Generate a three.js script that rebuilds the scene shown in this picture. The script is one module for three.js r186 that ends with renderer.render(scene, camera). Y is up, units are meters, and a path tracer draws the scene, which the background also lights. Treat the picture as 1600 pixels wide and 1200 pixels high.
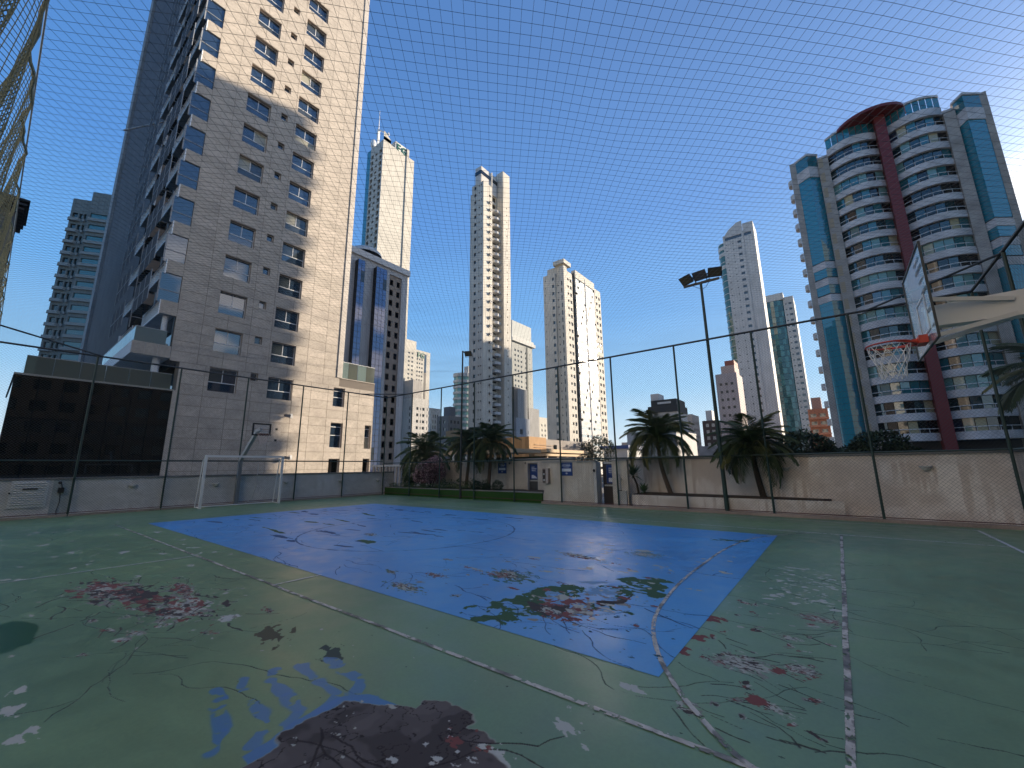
import * as THREE from 'three';
import { mergeGeometries } from 'three/addons/utils/BufferGeometryUtils.js';
import { FontLoader } from 'three/addons/loaders/FontLoader.js';
import { TextGeometry } from 'three/addons/geometries/TextGeometry.js';

// ------------------------------------------------------------------ camera, sky, sun, exposure
const scene = new THREE.Scene();
const D2R = Math.PI / 180;
const camera = new THREE.PerspectiveCamera(86.39, 4 / 3, 0.05, 3000);
camera.position.set(0, 1.53, 0);
camera.rotation.set(11.41 * D2R, 37.97 * D2R, -0.62 * D2R, 'YXZ');

const SUN_ELEVATION = 15.8 * D2R;
const SUN = new THREE.Vector3(0.434 * Math.cos(SUN_ELEVATION), Math.sin(SUN_ELEVATION), -0.901 * Math.cos(SUN_ELEVATION)).normalize();
const EXPOSURE = 2.4;

const renderer = new THREE.WebGLRenderer({ antialias: true });
renderer.setSize(1024, 768);
renderer.toneMapping = THREE.LinearToneMapping;
renderer.toneMappingExposure = EXPOSURE;
renderer.shadowMap.enabled = true;

const sun = new THREE.DirectionalLight(new THREE.Color().setRGB(1.0, 0.85, 0.66), 4.6);
sun.position.copy(SUN).multiplyScalar(400);
sun.castShadow = true;
Object.assign(sun.shadow.camera, { left: -260, right: 260, top: 200, bottom: -200, near: 1, far: 900 });
sun.shadow.mapSize.set(4096, 4096);
scene.add(sun, sun.target);

// ------------------------------------------------------------------ small numbers
function rngOf(seed) { let a = seed >>> 0; return () => { a = (a + 0x6D2B79F5) | 0; let t = Math.imul(a ^ (a >>> 15), 1 | a); t = (t + Math.imul(t ^ (t >>> 7), 61 | t)) ^ t; return ((t ^ (t >>> 14)) >>> 0) / 4294967296; }; }
const clamp = (x, a = 0, b = 1) => Math.max(a, Math.min(b, x));
const lerp = (a, b, t) => a + (b - a) * t;
const smooth = (a, b, x) => { const t = clamp((x - a) / (b - a)); return t * t * (3 - 2 * t); };
const V = (x, y, z) => new THREE.Vector3(x, y, z);
const PERM = (() => { const r = rngOf(77), p = new Float32Array(65536); for (let i = 0; i < 65536; i++) p[i] = r(); return p; })();
function vnoise(x, y, period = 256) {
  const xi = Math.floor(x), yi = Math.floor(y), fx = x - xi, fy = y - yi;
  const u = fx * fx * (3 - 2 * fx), v = fy * fy * (3 - 2 * fy);
  const w = (n) => (((n % period) + period) % period) & 255;
  const x0 = w(xi), x1 = w(xi + 1), y0 = w(yi) * 256, y1 = w(yi + 1) * 256;
  const a = PERM[x0 + y0], b = PERM[x1 + y0], c = PERM[x0 + y1], d = PERM[x1 + y1];
  return a + (b - a) * u + (c - a) * v + (a - b - c + d) * u * v;
}
function fbm(x, y, oct = 4, period = 256) {
  let s = 0, a = 0.5, n = 0;
  for (let i = 0; i < oct; i++) { s += a * vnoise(x, y, period); n += a; a *= 0.5; x = x * 2 + 17; y = y * 2 + 31; if (period < 256) period *= 2; }
  return s / n;
}

// ------------------------------------------------------------------ the sky: clear air, whiter towards the sun and the horizon, a few clouds low by the sun
{
  const W = 2048, H = 1024, data = new Float32Array(W * H * 4);
  const stops = [[0, 0.378, 0.3944, 0.4027], [5, 0.2466, 0.3369, 0.4109], [10, 0.1397, 0.2629, 0.3944], [20, 0.0674, 0.1849, 0.3698], [32, 0.039, 0.1239, 0.3053], [50, 0.0263, 0.0865, 0.2272], [90, 0.022, 0.0704, 0.1824]];
  const at = (e) => { let i = 0; while (i < stops.length - 2 && e > stops[i + 1][0]) i++; const a = stops[i], b = stops[i + 1], t = clamp((e - a[0]) / (b[0] - a[0])); return [1, 2, 3].map((k) => lerp(a[k], b[k], t)); };
  for (let j = 0; j < H; j++) {
    const el = ((j + 0.5) / H - 0.5) * 180, c = at(Math.max(0, el)), ce = Math.cos(el * D2R), y = Math.sin(el * D2R);
    for (let i = 0; i < W; i++) {
      const az = ((i + 0.5) / W - 0.5) * 2 * Math.PI, x = ce * Math.cos(az), z = ce * Math.sin(az);
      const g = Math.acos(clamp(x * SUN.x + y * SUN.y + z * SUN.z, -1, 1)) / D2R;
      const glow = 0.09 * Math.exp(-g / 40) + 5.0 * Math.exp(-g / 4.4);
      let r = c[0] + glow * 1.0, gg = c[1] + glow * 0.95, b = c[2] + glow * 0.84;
      // cumulus low on the sun's side
      if (el > 0) {
        const azn = Math.atan2(x, -z) / D2R;      // degrees right of -Z
        const n = fbm(azn * 0.16 + 40, el * 0.30 + 9, 5);
        const band = smooth(3, 12, el) * (1 - smooth(23, 27, el)) * smooth(12, 15, azn) * (1 - smooth(70, 100, azn));
        const d = smooth(0.46, 0.60, n) * band;
        const lit = 0.52 + 0.26 * fbm(azn * 0.5, el * 0.7 + 3, 3);
        r = lerp(r, lit * 1.02, d * 0.85); gg = lerp(gg, lit * 0.99, d * 0.85); b = lerp(b, lit, d * 0.85);
      }
      const k = (j * W + i) * 4;
      data[k] = r; data[k + 1] = gg; data[k + 2] = b; data[k + 3] = 1;
    }
  }
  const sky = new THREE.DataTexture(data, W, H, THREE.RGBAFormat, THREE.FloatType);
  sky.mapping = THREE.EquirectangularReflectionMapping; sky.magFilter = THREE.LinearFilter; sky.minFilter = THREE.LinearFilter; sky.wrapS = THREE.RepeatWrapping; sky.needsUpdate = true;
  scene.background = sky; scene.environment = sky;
}

// ------------------------------------------------------------------ building helpers
class MB {                                             // collects faces (world metres), gives one geometry
  constructor() { this.p = []; this.t = []; }
  tri(a, b, c, ua, ub, uc) {
    this.p.push(a[0], a[1], a[2], b[0], b[1], b[2], c[0], c[1], c[2]);
    if (ua) { this.t.push(...ua, ...ub, ...uc); return this; }
    const nx = Math.abs((b[1] - a[1]) * (c[2] - a[2]) - (b[2] - a[2]) * (c[1] - a[1])), ny = Math.abs((b[2] - a[2]) * (c[0] - a[0]) - (b[0] - a[0]) * (c[2] - a[2])), nz = Math.abs((b[0] - a[0]) * (c[1] - a[1]) - (b[1] - a[1]) * (c[0] - a[0]));
    for (const q of [a, b, c]) if (ny > nx && ny > nz) this.t.push(q[0], q[2]); else if (nx > nz) this.t.push(q[2], q[1]); else this.t.push(q[0], q[1]);
    return this;
  }
  quad(a, b, c, d, u) { this.tri(a, b, c, u && u[0], u && u[1], u && u[2]); return this.tri(a, c, d, u && u[0], u && u[2], u && u[3]); }
  box(x0, y0, z0, x1, y1, z1) {
    if (x0 > x1) [x0, x1] = [x1, x0]; if (y0 > y1) [y0, y1] = [y1, y0]; if (z0 > z1) [z0, z1] = [z1, z0];
    const A = [x0, y0, z0], B = [x1, y0, z0], C = [x1, y1, z0], D = [x0, y1, z0], E = [x0, y0, z1], F = [x1, y0, z1], G = [x1, y1, z1], H = [x0, y1, z1];
    return this.quad(E, F, G, H).quad(B, A, D, C).quad(F, B, C, G).quad(A, E, H, D).quad(H, G, C, D).quad(A, B, F, E);
  }
  bar(a, b, w, h = w) {                                // a rectangular bar from a to b
    const d = V(b[0] - a[0], b[1] - a[1], b[2] - a[2]).normalize(), up = Math.abs(d.y) > 0.9 ? V(1, 0, 0) : V(0, 1, 0);
    const s = V().crossVectors(d, up).normalize().multiplyScalar(w / 2), t = V().crossVectors(s, d).normalize().multiplyScalar(h / 2);
    const q = (o, i, j) => [o[0] + s.x * i + t.x * j, o[1] + s.y * i + t.y * j, o[2] + s.z * i + t.z * j];
    const R = [[-1, -1], [1, -1], [1, 1], [-1, 1]], P = R.map((r) => q(a, ...r)), Q = R.map((r) => q(b, ...r));
    for (let i = 0; i < 4; i++) { const j = (i + 1) % 4; this.quad(P[i], P[j], Q[j], Q[i]); }
    return this.quad(P[3], P[2], P[1], P[0]).quad(Q[0], Q[1], Q[2], Q[3]);
  }
  tube(a, b, r0, r1 = r0, n = 8, caps = true) {
    const d = V(b[0] - a[0], b[1] - a[1], b[2] - a[2]).normalize(), up = Math.abs(d.y) > 0.9 ? V(1, 0, 0) : V(0, 1, 0);
    const s = V().crossVectors(d, up).normalize(), t = V().crossVectors(s, d).normalize(), P = [], Q = [];
    for (let i = 0; i < n; i++) { const c = Math.cos(i / n * 2 * Math.PI), e = Math.sin(i / n * 2 * Math.PI), k = [s.x * c + t.x * e, s.y * c + t.y * e, s.z * c + t.z * e]; P.push(a.map((v, m) => v + k[m] * r0)); Q.push(b.map((v, m) => v + k[m] * r1)); }
    for (let i = 0; i < n; i++) { const j = (i + 1) % n; this.quad(P[j], P[i], Q[i], Q[j]); if (caps) { this.tri(a, P[i], P[j]); this.tri(b, Q[j], Q[i]); } }
    return this;
  }
  path(pts, r, n = 6) { for (let i = 0; i + 1 < pts.length; i++) this.tube(pts[i], pts[i + 1], Array.isArray(r) ? r[i] : r, Array.isArray(r) ? r[i + 1] : r, n, i === 0 || i + 2 === pts.length); return this; }
  ball(c, rx, ry = rx, rz = rx, n = 10, wob = 0, seed = 1) {
    const at = (i, j) => { const th = i / n * 2 * Math.PI, ph = j / (n / 2) * Math.PI, k = 1 + wob * (vnoise(Math.cos(th) * 3 + seed * 7, j * 0.9 + Math.sin(th) * 3 + seed) - 0.5); return [c[0] + rx * k * Math.sin(ph) * Math.cos(th), c[1] + ry * k * Math.cos(ph), c[2] + rz * k * Math.sin(ph) * Math.sin(th)]; };
    for (let i = 0; i < n; i++) for (let j = 0; j < n / 2; j++) this.quad(at(i, j), at(i + 1, j), at(i + 1, j + 1), at(i, j + 1));
    return this;
  }
  prism(pts, y0, y1) {                                 // plan polygon [x,z] raised from y0 to y1
    const n = pts.length, tri = THREE.ShapeUtils.triangulateShape(pts.map((p) => new THREE.Vector2(p[0], p[1])), []);
    for (let i = 0; i < n; i++) { const a = pts[i], b = pts[(i + 1) % n]; this.quad([a[0], y0, a[1]], [b[0], y0, b[1]], [b[0], y1, b[1]], [a[0], y1, a[1]]); }
    for (const f of tri) { const P = f.map((k) => pts[k]); this.tri(...P.map((p) => [p[0], y1, p[1]])); this.tri(...P.map((p) => [p[0], y0, p[1]])); }
    return this;
  }
  geom(o = [0, 0, 0], smoothN = false) {
    const g = new THREE.BufferGeometry(), p = new Float32Array(this.p);
    for (let i = 0; i < p.length; i += 3) { p[i] -= o[0]; p[i + 1] -= o[1]; p[i + 2] -= o[2]; }
    g.setAttribute('position', new THREE.BufferAttribute(p, 3)); g.setAttribute('uv', new THREE.BufferAttribute(new Float32Array(this.t), 2));
    g.computeVertexNormals(); return g;
  }
}
const used = new Map();
function numbered(name) { const n = used.get(name) ?? 0; used.set(name, n + 1); return n ? name + '_' + String(n).padStart(3, '0') : name; }
function tag(o, label, category, group, kind) { o.userData.label = label; if (category) o.userData.category = category; if (group) o.userData.group = group; if (kind) o.userData.kind = kind; return o; }
function thing(name, label, category, [x, y, z] = [0, 0, 0], group) { const g = new THREE.Group(); g.name = numbered(name); g.position.set(x, y, z); scene.add(g); return tag(g, label, category, group); }
const originOf = (o) => { const v = [0, 0, 0]; while (o && o !== scene) { v[0] += o.position.x; v[1] += o.position.y; v[2] += o.position.z; o = o.parent; } return v; };
function part(name, mb, mat, parent, extra) {          // world-space faces become one mesh under its parent
  const m = new THREE.Mesh(mb instanceof MB ? mb.geom(originOf(parent)) : mb, mat);
  m.name = parent === scene ? numbered(name) : name; m.castShadow = m.receiveShadow = true; parent.add(m);
  if (extra) Object.assign(m.userData, extra);
  return m;
}
const STUFF = { kind: 'stuff' };
function single(name, mb, mat, label, category, group, base) {   // a thing of one mesh
  const o = base ?? [0, 0, 0], m = new THREE.Mesh(mb.geom(o), mat); m.position.set(...o); m.name = numbered(name); m.castShadow = m.receiveShadow = true; scene.add(m);
  return tag(m, label, category, group);
}
function structure(name, mb, mat, label) { const m = part(name, mb, mat, scene); m.userData.kind = 'structure'; if (label) m.userData.label = label; return m; }

// A wall face with real openings: the wall between them, reveals of the given depth, glass at the back of each.
function face(wall, glass, axis, plane, u0, u1, y0, y1, wins, depth = 0.22, sign = 1) {
  const P = axis === 'x' ? (u, y, d = 0) => [plane - d * sign, y, u] : (u, y, d = 0) => [u, y, plane - d * sign];
  const Q = (mb, a, b, c, e, d = 0) => ((axis === 'z') === (sign > 0) ? mb.quad(P(a, c, d), P(b, c, d), P(b, e, d), P(a, e, d)) : mb.quad(P(b, c, d), P(a, c, d), P(a, e, d), P(b, e, d)));
  wins = wins.filter((w) => w[0] >= u0 && w[1] <= u1 && w[2] >= y0 && w[3] <= y1);
  const ys = [...new Set([y0, y1, ...wins.flatMap((w) => [w[2], w[3]])])].sort((a, b) => a - b);
  for (let i = 0; i + 1 < ys.length; i++) {
    const a = ys[i], b = ys[i + 1]; if (b - a < 1e-6) continue;
    const row = wins.filter((w) => w[2] <= a + 1e-6 && w[3] >= b - 1e-6).sort((p, q) => p[0] - q[0]);
    let u = u0; for (const w of row) { if (w[0] > u + 1e-6) Q(wall, u, w[0], a, b); u = w[1]; }
    if (u < u1 - 1e-6) Q(wall, u, u1, a, b);
  }
  for (const [a, b, c, e] of wins) {
    wall.quad(P(a, c), P(b, c), P(b, c, depth), P(a, c, depth)).quad(P(a, e), P(b, e), P(b, e, depth), P(a, e, depth)).quad(P(a, c), P(a, e), P(a, e, depth), P(a, c, depth)).quad(P(b, c), P(b, e), P(b, e, depth), P(b, c, depth));
    if (glass) Q(typeof glass === 'function' ? glass() : glass, a, b, c, e, depth);
  }
}
const grid = (cols, yb, n, step, h) => { const out = []; for (let k = 0; k < n; k++) for (const [a, b, dy = 0, hh = h] of cols) out.push([a, b, yb + dy + k * step, yb + dy + k * step + hh]); return out; };

// ------------------------------------------------------------------ textures that show what surfaces are made of
function grey(W, H, f, srgb = true) {
  const d = new Uint8Array(W * H * 4);
  for (let j = 0; j < H; j++) for (let i = 0; i < W; i++) { const v = f(i, j), k = (j * W + i) * 4; if (Array.isArray(v)) { d[k] = v[0]; d[k + 1] = v[1]; d[k + 2] = v[2]; } else d[k] = d[k + 1] = d[k + 2] = v; d[k + 3] = 255; }
  const t = new THREE.DataTexture(d, W, H, THREE.RGBAFormat); t.wrapS = t.wrapT = THREE.RepeatWrapping; t.magFilter = THREE.LinearFilter; t.minFilter = THREE.LinearMipmapLinearFilter; t.generateMipmaps = true;
  if (srgb) t.colorSpace = THREE.SRGBColorSpace; t.needsUpdate = true; return t;
}
const rep = (t, s, s2 = s) => { const c = t.clone(); c.repeat.set(1 / s, 1 / s2); c.needsUpdate = true; return c; };
const tStucco = grey(512, 512, (i, j) => 255 * clamp(0.80 + 0.26 * (fbm(i / 64, j / 64, 5, 8) - 0.5) + 0.10 * (vnoise(i / 2, j / 2, 256) - 0.5) + 0.06));
const tStreak = grey(512, 512, (i, j) => 255 * clamp(0.90 + 0.22 * (fbm(i / 16, j / 128, 4, 4) - 0.5) + 0.12 * (fbm(i / 64, j / 64, 4, 8) - 0.5)));
const tGrain = grey(256, 256, (i, j) => 255 * clamp(0.5 + 0.9 * (fbm(i / 8, j / 8, 4, 32) - 0.5)), false);
const tStone = grey(512, 512, (i, j) => 255 * clamp(0.88 + 0.16 * (fbm(i / 20, j / 20, 5, 26) - 0.5) + 0.14 * (fbm(i / 128, j / 128, 3, 4) - 0.5)));
const mats = new Map();
function M(r, g, b, rough = 0.8, o = {}) {
  const key = [r, g, b, rough, o.metal, o.map?.uuid, o.bump?.uuid, o.bumpScale].join(); if (mats.has(key)) return mats.get(key);
  const m = new THREE.MeshStandardMaterial({ roughness: rough, metalness: o.metal ?? 0, side: THREE.DoubleSide });
  m.color.setRGB(r, g, b);
  if (o.map) m.map = o.map; if (o.bump) { m.bumpMap = o.bump; m.bumpScale = o.bumpScale ?? 0.004; }
  mats.set(key, m); return m;
}
const stuccoA = rep(tStucco, 5), stuccoB = rep(tStucco, 11), streakA = rep(tStreak, 9, 26), grainA = rep(tGrain, 0.7), stoneA = rep(tStone, 3.1);
function coated(r, g, b, ior = 2.1, rough = 0.03) { const m = new THREE.MeshPhysicalMaterial({ roughness: rough, metalness: 0, ior, side: THREE.DoubleSide }); m.color.setRGB(r, g, b); return m; }
const MAT = {
  ironGreen: M(.020, .045, .038, .5), iron: M(.025, .03, .032, .5), wire: M(.045, .06, .055, .6), net: M(.16, .17, .18, .8), olive: M(.25, .27, .19, .85),
  white: M(.74, .74, .72, .5), whitePaint: M(.70, .71, .71, .38), dark: M(.02, .02, .022, .5), black: M(.012, .012, .012, .6),
  concrete: M(.36, .34, .31, .9, { map: stuccoA, bump: grainA }), wallWhite: M(.66, .65, .63, .85, { map: stuccoA, bump: grainA }),
  soil: M(.07, .045, .03, 1, { bump: grainA, bumpScale: .02 }), galv: M(.42, .43, .44, .45, { metal: .6 }), red: M(.52, .06, .035, .45),
};

// ================================================================== the setting
const XL = -21.25, XR = 3.2, ZF = -14.77, ZN = 0.25, FH = 5.74;
structure('ground', new MB().quad([-1500, -3.2, 1200], [1500, -3.2, 1200], [1500, -3.2, -1800], [-1500, -3.2, -1800]), M(.17, .165, .16, .95, { map: rep(tStucco, 40) }), 'grey city ground far below the court deck');
structure('court_deck', new MB().box(-22.2, -3.19, -19.5, 5.5, -.03, 2.5), M(.3, .29, .27, .95, { map: stuccoB }), 'concrete deck under the sports court');

// ------------------------------------------------------------------ paint on the court: colour, chips, cracks and peeled patches
class Tile {
  constructor(x0, x1, z0, z1, W) { Object.assign(this, { x0, x1, z0, z1, W }); this.H = Math.round(W * (z1 - z0) / (x1 - x0)); this.s = W / (x1 - x0); this.c = new Uint8Array(this.W * this.H * 4); this.a = new Uint8Array(this.W * this.H * 4); }
  hit(cx, cz, r) { return cx + r > this.x0 && cx - r < this.x1 && cz + r > this.z0 && cz - r < this.z1; }
  each(x0, x1, z0, z1, f) {
    const i0 = Math.max(0, Math.floor((x0 - this.x0) * this.s)), i1 = Math.min(this.W - 1, Math.ceil((x1 - this.x0) * this.s)), j0 = Math.max(0, Math.floor((z0 - this.z0) * this.s)), j1 = Math.min(this.H - 1, Math.ceil((z1 - this.z0) * this.s));
    for (let j = j0; j <= j1; j++) for (let i = i0; i <= i1; i++) f(this.x0 + (i + .5) / this.s, this.z0 + (j + .5) / this.s, (j * this.W + i) * 4);
  }
  put(k, col, a, h = 200, r = 130) {
    if (a <= 0) return; a = Math.min(1, a); const c = this.c, q = this.a;
    c[k] = lerp(c[k], col[0], a); c[k + 1] = lerp(c[k + 1], col[1], a); c[k + 2] = lerp(c[k + 2], col[2], a); c[k + 3] = 255;
    q[k] = lerp(q[k], h, a); q[k + 1] = lerp(q[k + 1], r, a); q[k + 2] = 0; q[k + 3] = 255;
  }
  base(col, amount = 1) {
    this.each(this.x0, this.x1, this.z0, this.z1, (x, z, k) => {
      const n = fbm(x * .55 + 50, z * .55 + 20, 4) - .5, m = fbm(x * 5 + 9, z * 5 + 70, 3) - .5, f = vnoise(x * 70, z * 70) - .5;
      const g = 1 + amount * (.26 * n + .12 * m + .05 * f), w = 1 + .10 * amount * n;
      this.put(k, [col[0] * g * w, col[1] * g, col[2] * g / w], 1, 205 + 16 * m + 8 * f, 105 + 60 * (m + .3 * n));
    });
  }
  blob(cx, cz, rx, rz, rot, col, { amp = .9, freq = 3, seed = 0, h = 150, r = 190, a = 1, soft = .08 } = {}) {
    const R = Math.max(rx, rz) * 1.6; if (!this.hit(cx, cz, R)) return;
    const c = Math.cos(rot), s = Math.sin(rot);
    this.each(cx - R, cx + R, cz - R, cz + R, (x, z, k) => {
      const dx = x - cx, dz = z - cz, u = (dx * c + dz * s) / rx, v = (-dx * s + dz * c) / rz, d = Math.sqrt(u * u + v * v);
      if (d > 1.7) return;
      const n = fbm(u * freq + seed * 3.7 + 40, v * freq + seed * 1.9 + 40, 5) - .5, e = d + n * 2 * amp;
      const al = 1 - smooth(1 - soft, 1 + soft, e); if (al > 0) this.put(k, col, al * a, h, r);
    });
  }
  chips(cx, cz, rx, rz, rot, col, { f = 9, cover = .5, seed = 0, h = 150, r = 200, a = 1, sx = .55, edge = .02, fall = .24, lift = .05 } = {}) {
    const R = Math.max(rx, rz) * 1.35; if (!this.hit(cx, cz, R)) return;
    const c = Math.cos(rot), s = Math.sin(rot);
    this.each(cx - R, cx + R, cz - R, cz + R, (x, z, k) => {
      const dx = x - cx, dz = z - cz, u = dx * c + dz * s, v = -dx * s + dz * c, d = Math.hypot(u / rx, v / rz); if (d > 1.3) return;
      const wx = .10 * (fbm(x * 5 + seed, z * 5 + 3, 3) - .5), wz = .10 * (fbm(x * 5 + 60, z * 5 + seed, 3) - .5);
      const n = fbm((u + wx) * f * sx + seed * 5.3 + 30, (v + wz) * f + seed * 2.1 + 30, 5), m = fbm(x * 2.1 + seed, z * 2.1 + 50, 2) - .5;
      const t = n + .30 * m - (1 - cover) - fall * smooth(.25, 1.2, d) + lift * (1 - d);
      const al = smooth(0, edge, t); if (al > 0) this.put(k, col, al * a, h, r);
    });
  }
  poly(pts, col, { amp = .12, freq = 4, seed = 0, h = 150, r = 200, a = 1, grow = 0 } = {}) {
    const xs = pts.map((p) => p[0]), zs = pts.map((p) => p[1]), x0 = Math.min(...xs) - .3 - grow, x1 = Math.max(...xs) + .3 + grow, z0 = Math.min(...zs) - .3 - grow, z1 = Math.max(...zs) + .3 + grow;
    if (x1 < this.x0 || x0 > this.x1 || z1 < this.z0 || z0 > this.z1) return;
    this.each(x0, x1, z0, z1, (X, Z, k) => {
      const x = X + amp * 2 * (fbm(X * freq + seed, Z * freq + 11, 5) - .5), z = Z + amp * 2 * (fbm(X * freq + 90, Z * freq + seed + 40, 5) - .5);
      let inside = false, d = 9;
      for (let i = 0, j = pts.length - 1; i < pts.length; j = i++) {
        const [ax, az] = pts[i], [bx, bz] = pts[j];
        if ((az > z) !== (bz > z) && x < (bx - ax) * (z - az) / (bz - az) + ax) inside = !inside;
        const t = clamp(((x - ax) * (bx - ax) + (z - az) * (bz - az)) / ((bx - ax) ** 2 + (bz - az) ** 2)); d = Math.min(d, Math.hypot(x - ax - t * (bx - ax), z - az - t * (bz - az)));
      }
      const sd = inside ? d : -d, al = smooth(-grow - .008, -grow + .008, sd); if (al > 0) this.put(k, col, al * a, h, r);
    });
  }
  stroke(pts, w, col, { h = 90, r = 210, a = 1, wob = 0, ragged = .5, seed = 0, dab = false } = {}) {
    for (let i = 0; i + 1 < pts.length; i++) {
      const [ax, az] = pts[i], [bx, bz] = pts[i + 1], m = w * 2 + wob; if (!this.hit((ax + bx) / 2, (az + bz) / 2, Math.hypot(bx - ax, bz - az) / 2 + m)) continue;
      this.each(Math.min(ax, bx) - m, Math.max(ax, bx) + m, Math.min(az, bz) - m, Math.max(az, bz) + m, (x, z, k) => {
        const wx = wob ? wob * (vnoise(x * 6 + seed, z * 6) - .5) : 0, t = clamp(((x + wx - ax) * (bx - ax) + (z + wx - az) * (bz - az)) / ((bx - ax) ** 2 + (bz - az) ** 2 + 1e-9)), d = Math.hypot(x + wx - ax - t * (bx - ax), z + wx - az - t * (bz - az));
        const W = w * (1 - ragged + 2 * ragged * vnoise(x * 9 + seed, z * 9 + 5)); let al = 1 - smooth(W * .6, W, d); if (al > 0 && dab) al *= smooth(.40, .50, fbm(x * 9 + seed, z * 9 + 30, 4)); if (al > 0) this.put(k, col, al * a, h, r);
      });
    }
  }
  crack(rng, x, z, dir, len, w, col, depth = 0) {       // a wandering hairline
    const pts = [[x, z]]; let d = dir; const step = .09;
    for (let s = 0; s < len; s += step) { d += (rng() - .5) * .9; d += (dir - d) * .15; x += Math.cos(d) * step; z += Math.sin(d) * step; pts.push([x, z]); if (depth < 1 && rng() < .06) this.crack(rng, x, z, d + (rng() < .5 ? 1 : -1) * (.6 + rng() * .8), len * .35, w * .8, col, depth + 1); }
    this.stroke(pts, w, col, { h: 40, r: 230, ragged: .6, seed: x * 10, a: .75 });
  }
  textures() {
    const mk = (d, srgb) => { const t = new THREE.DataTexture(d, this.W, this.H, THREE.RGBAFormat); t.magFilter = THREE.LinearFilter; t.minFilter = THREE.LinearMipmapLinearFilter; t.generateMipmaps = true; if (srgb) t.colorSpace = THREE.SRGBColorSpace; t.anisotropy = 8; t.needsUpdate = true; return t; };
    return [mk(this.c, true), mk(this.a, false)];
  }
  material() { const [map, aux] = this.textures(), m = new THREE.MeshStandardMaterial({ map, roughnessMap: aux, roughness: 1, bumpMap: aux, bumpScale: .006 }); return m; }
  sheet(y) { const { x0, x1, z0, z1 } = this; return new MB().quad([x0, y, z1], [x1, y, z1], [x1, y, z0], [x0, y, z0], [[0, 1], [1, 1], [1, 0], [0, 0]]); }
}
const GREEN = [103, 131, 98], BLUE = [66, 138, 198], PALE = [160, 161, 152], RED = [116, 62, 58], TAR = [62, 55, 54], DKGREEN = [44, 78, 46], GREY = [128, 124, 118], PAINTBLUE = [46, 108, 168], CRACK = [38, 46, 40];
// a patch where coats have come off: pale primer, brick-red coat, dark screed
function peel(t, cx, cz, rx, rz, rot, seed, { green = 0, red = .8, dark = .5, pale = 1 } = {}) {
  if (!t.hit(cx, cz, Math.max(rx, rz) * 1.7)) return; const f = clamp(8 / Math.sqrt(rx * rz), 15, 46);
  if (green) t.chips(cx, cz, rx * 1.2, rz * 1.2, rot, DKGREEN, { seed, f: f * .7, cover: .60, h: 185, a: green });
  if (pale) t.chips(cx, cz, rx, rz, rot, GREY, { seed: seed + 3, f, cover: .44 + .10 * pale, h: 172, a: .9 });
  if (red) t.chips(cx - rx * .1, cz + rz * .15, rx, rz, rot, RED, { seed: seed + 5, f: f * .9, cover: .36 + .14 * red, h: 158, a: .95 });
  if (dark) t.chips(cx, cz, rx * .95, rz * .95, rot, TAR, { seed: seed + 7, f: f * .8, cover: .34 + .16 * dark, h: 110, r: 225 });
  if (pale) t.chips(cx + rx * .1, cz, rx, rz, rot, PALE, { seed: seed + 9, f: f * 1.5, cover: .36 + .07 * pale, h: 172 });
}
function flakes(t, rng, x0, x1, z0, z1, n, size, col, stretch = 2.4) {   // scattered jagged chips
  for (let i = 0; i < n; i++) { const s = size * (.4 + rng() * rng() * 1.7); t.chips(lerp(x0, x1, rng()), lerp(z0, z1, rng()), s * (1 + rng() * (stretch - 1)), s, (rng() - .5) * .9, col, { seed: rng() * 90, f: 1.7 / s, cover: .56, h: 168, edge: .04, fall: .34, lift: .08 }); }
}
const BIG = [[-2.69, -.6], [-2.65, -1.24], [-2.79, -1.39], [-2.83, -1.58], [-2.80, -1.76], [-2.57, -1.88], [-2.39, -1.95], [-2.43, -2.06], [-2.26, -2.16], [-2.06, -2.17], [-1.94, -2.10], [-1.92, -2.05], [-1.80, -2.06], [-1.72, -2.01], [-1.78, -1.93], [-1.56, -1.91], [-1.49, -1.7], [-1.7, -.6]];
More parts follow.
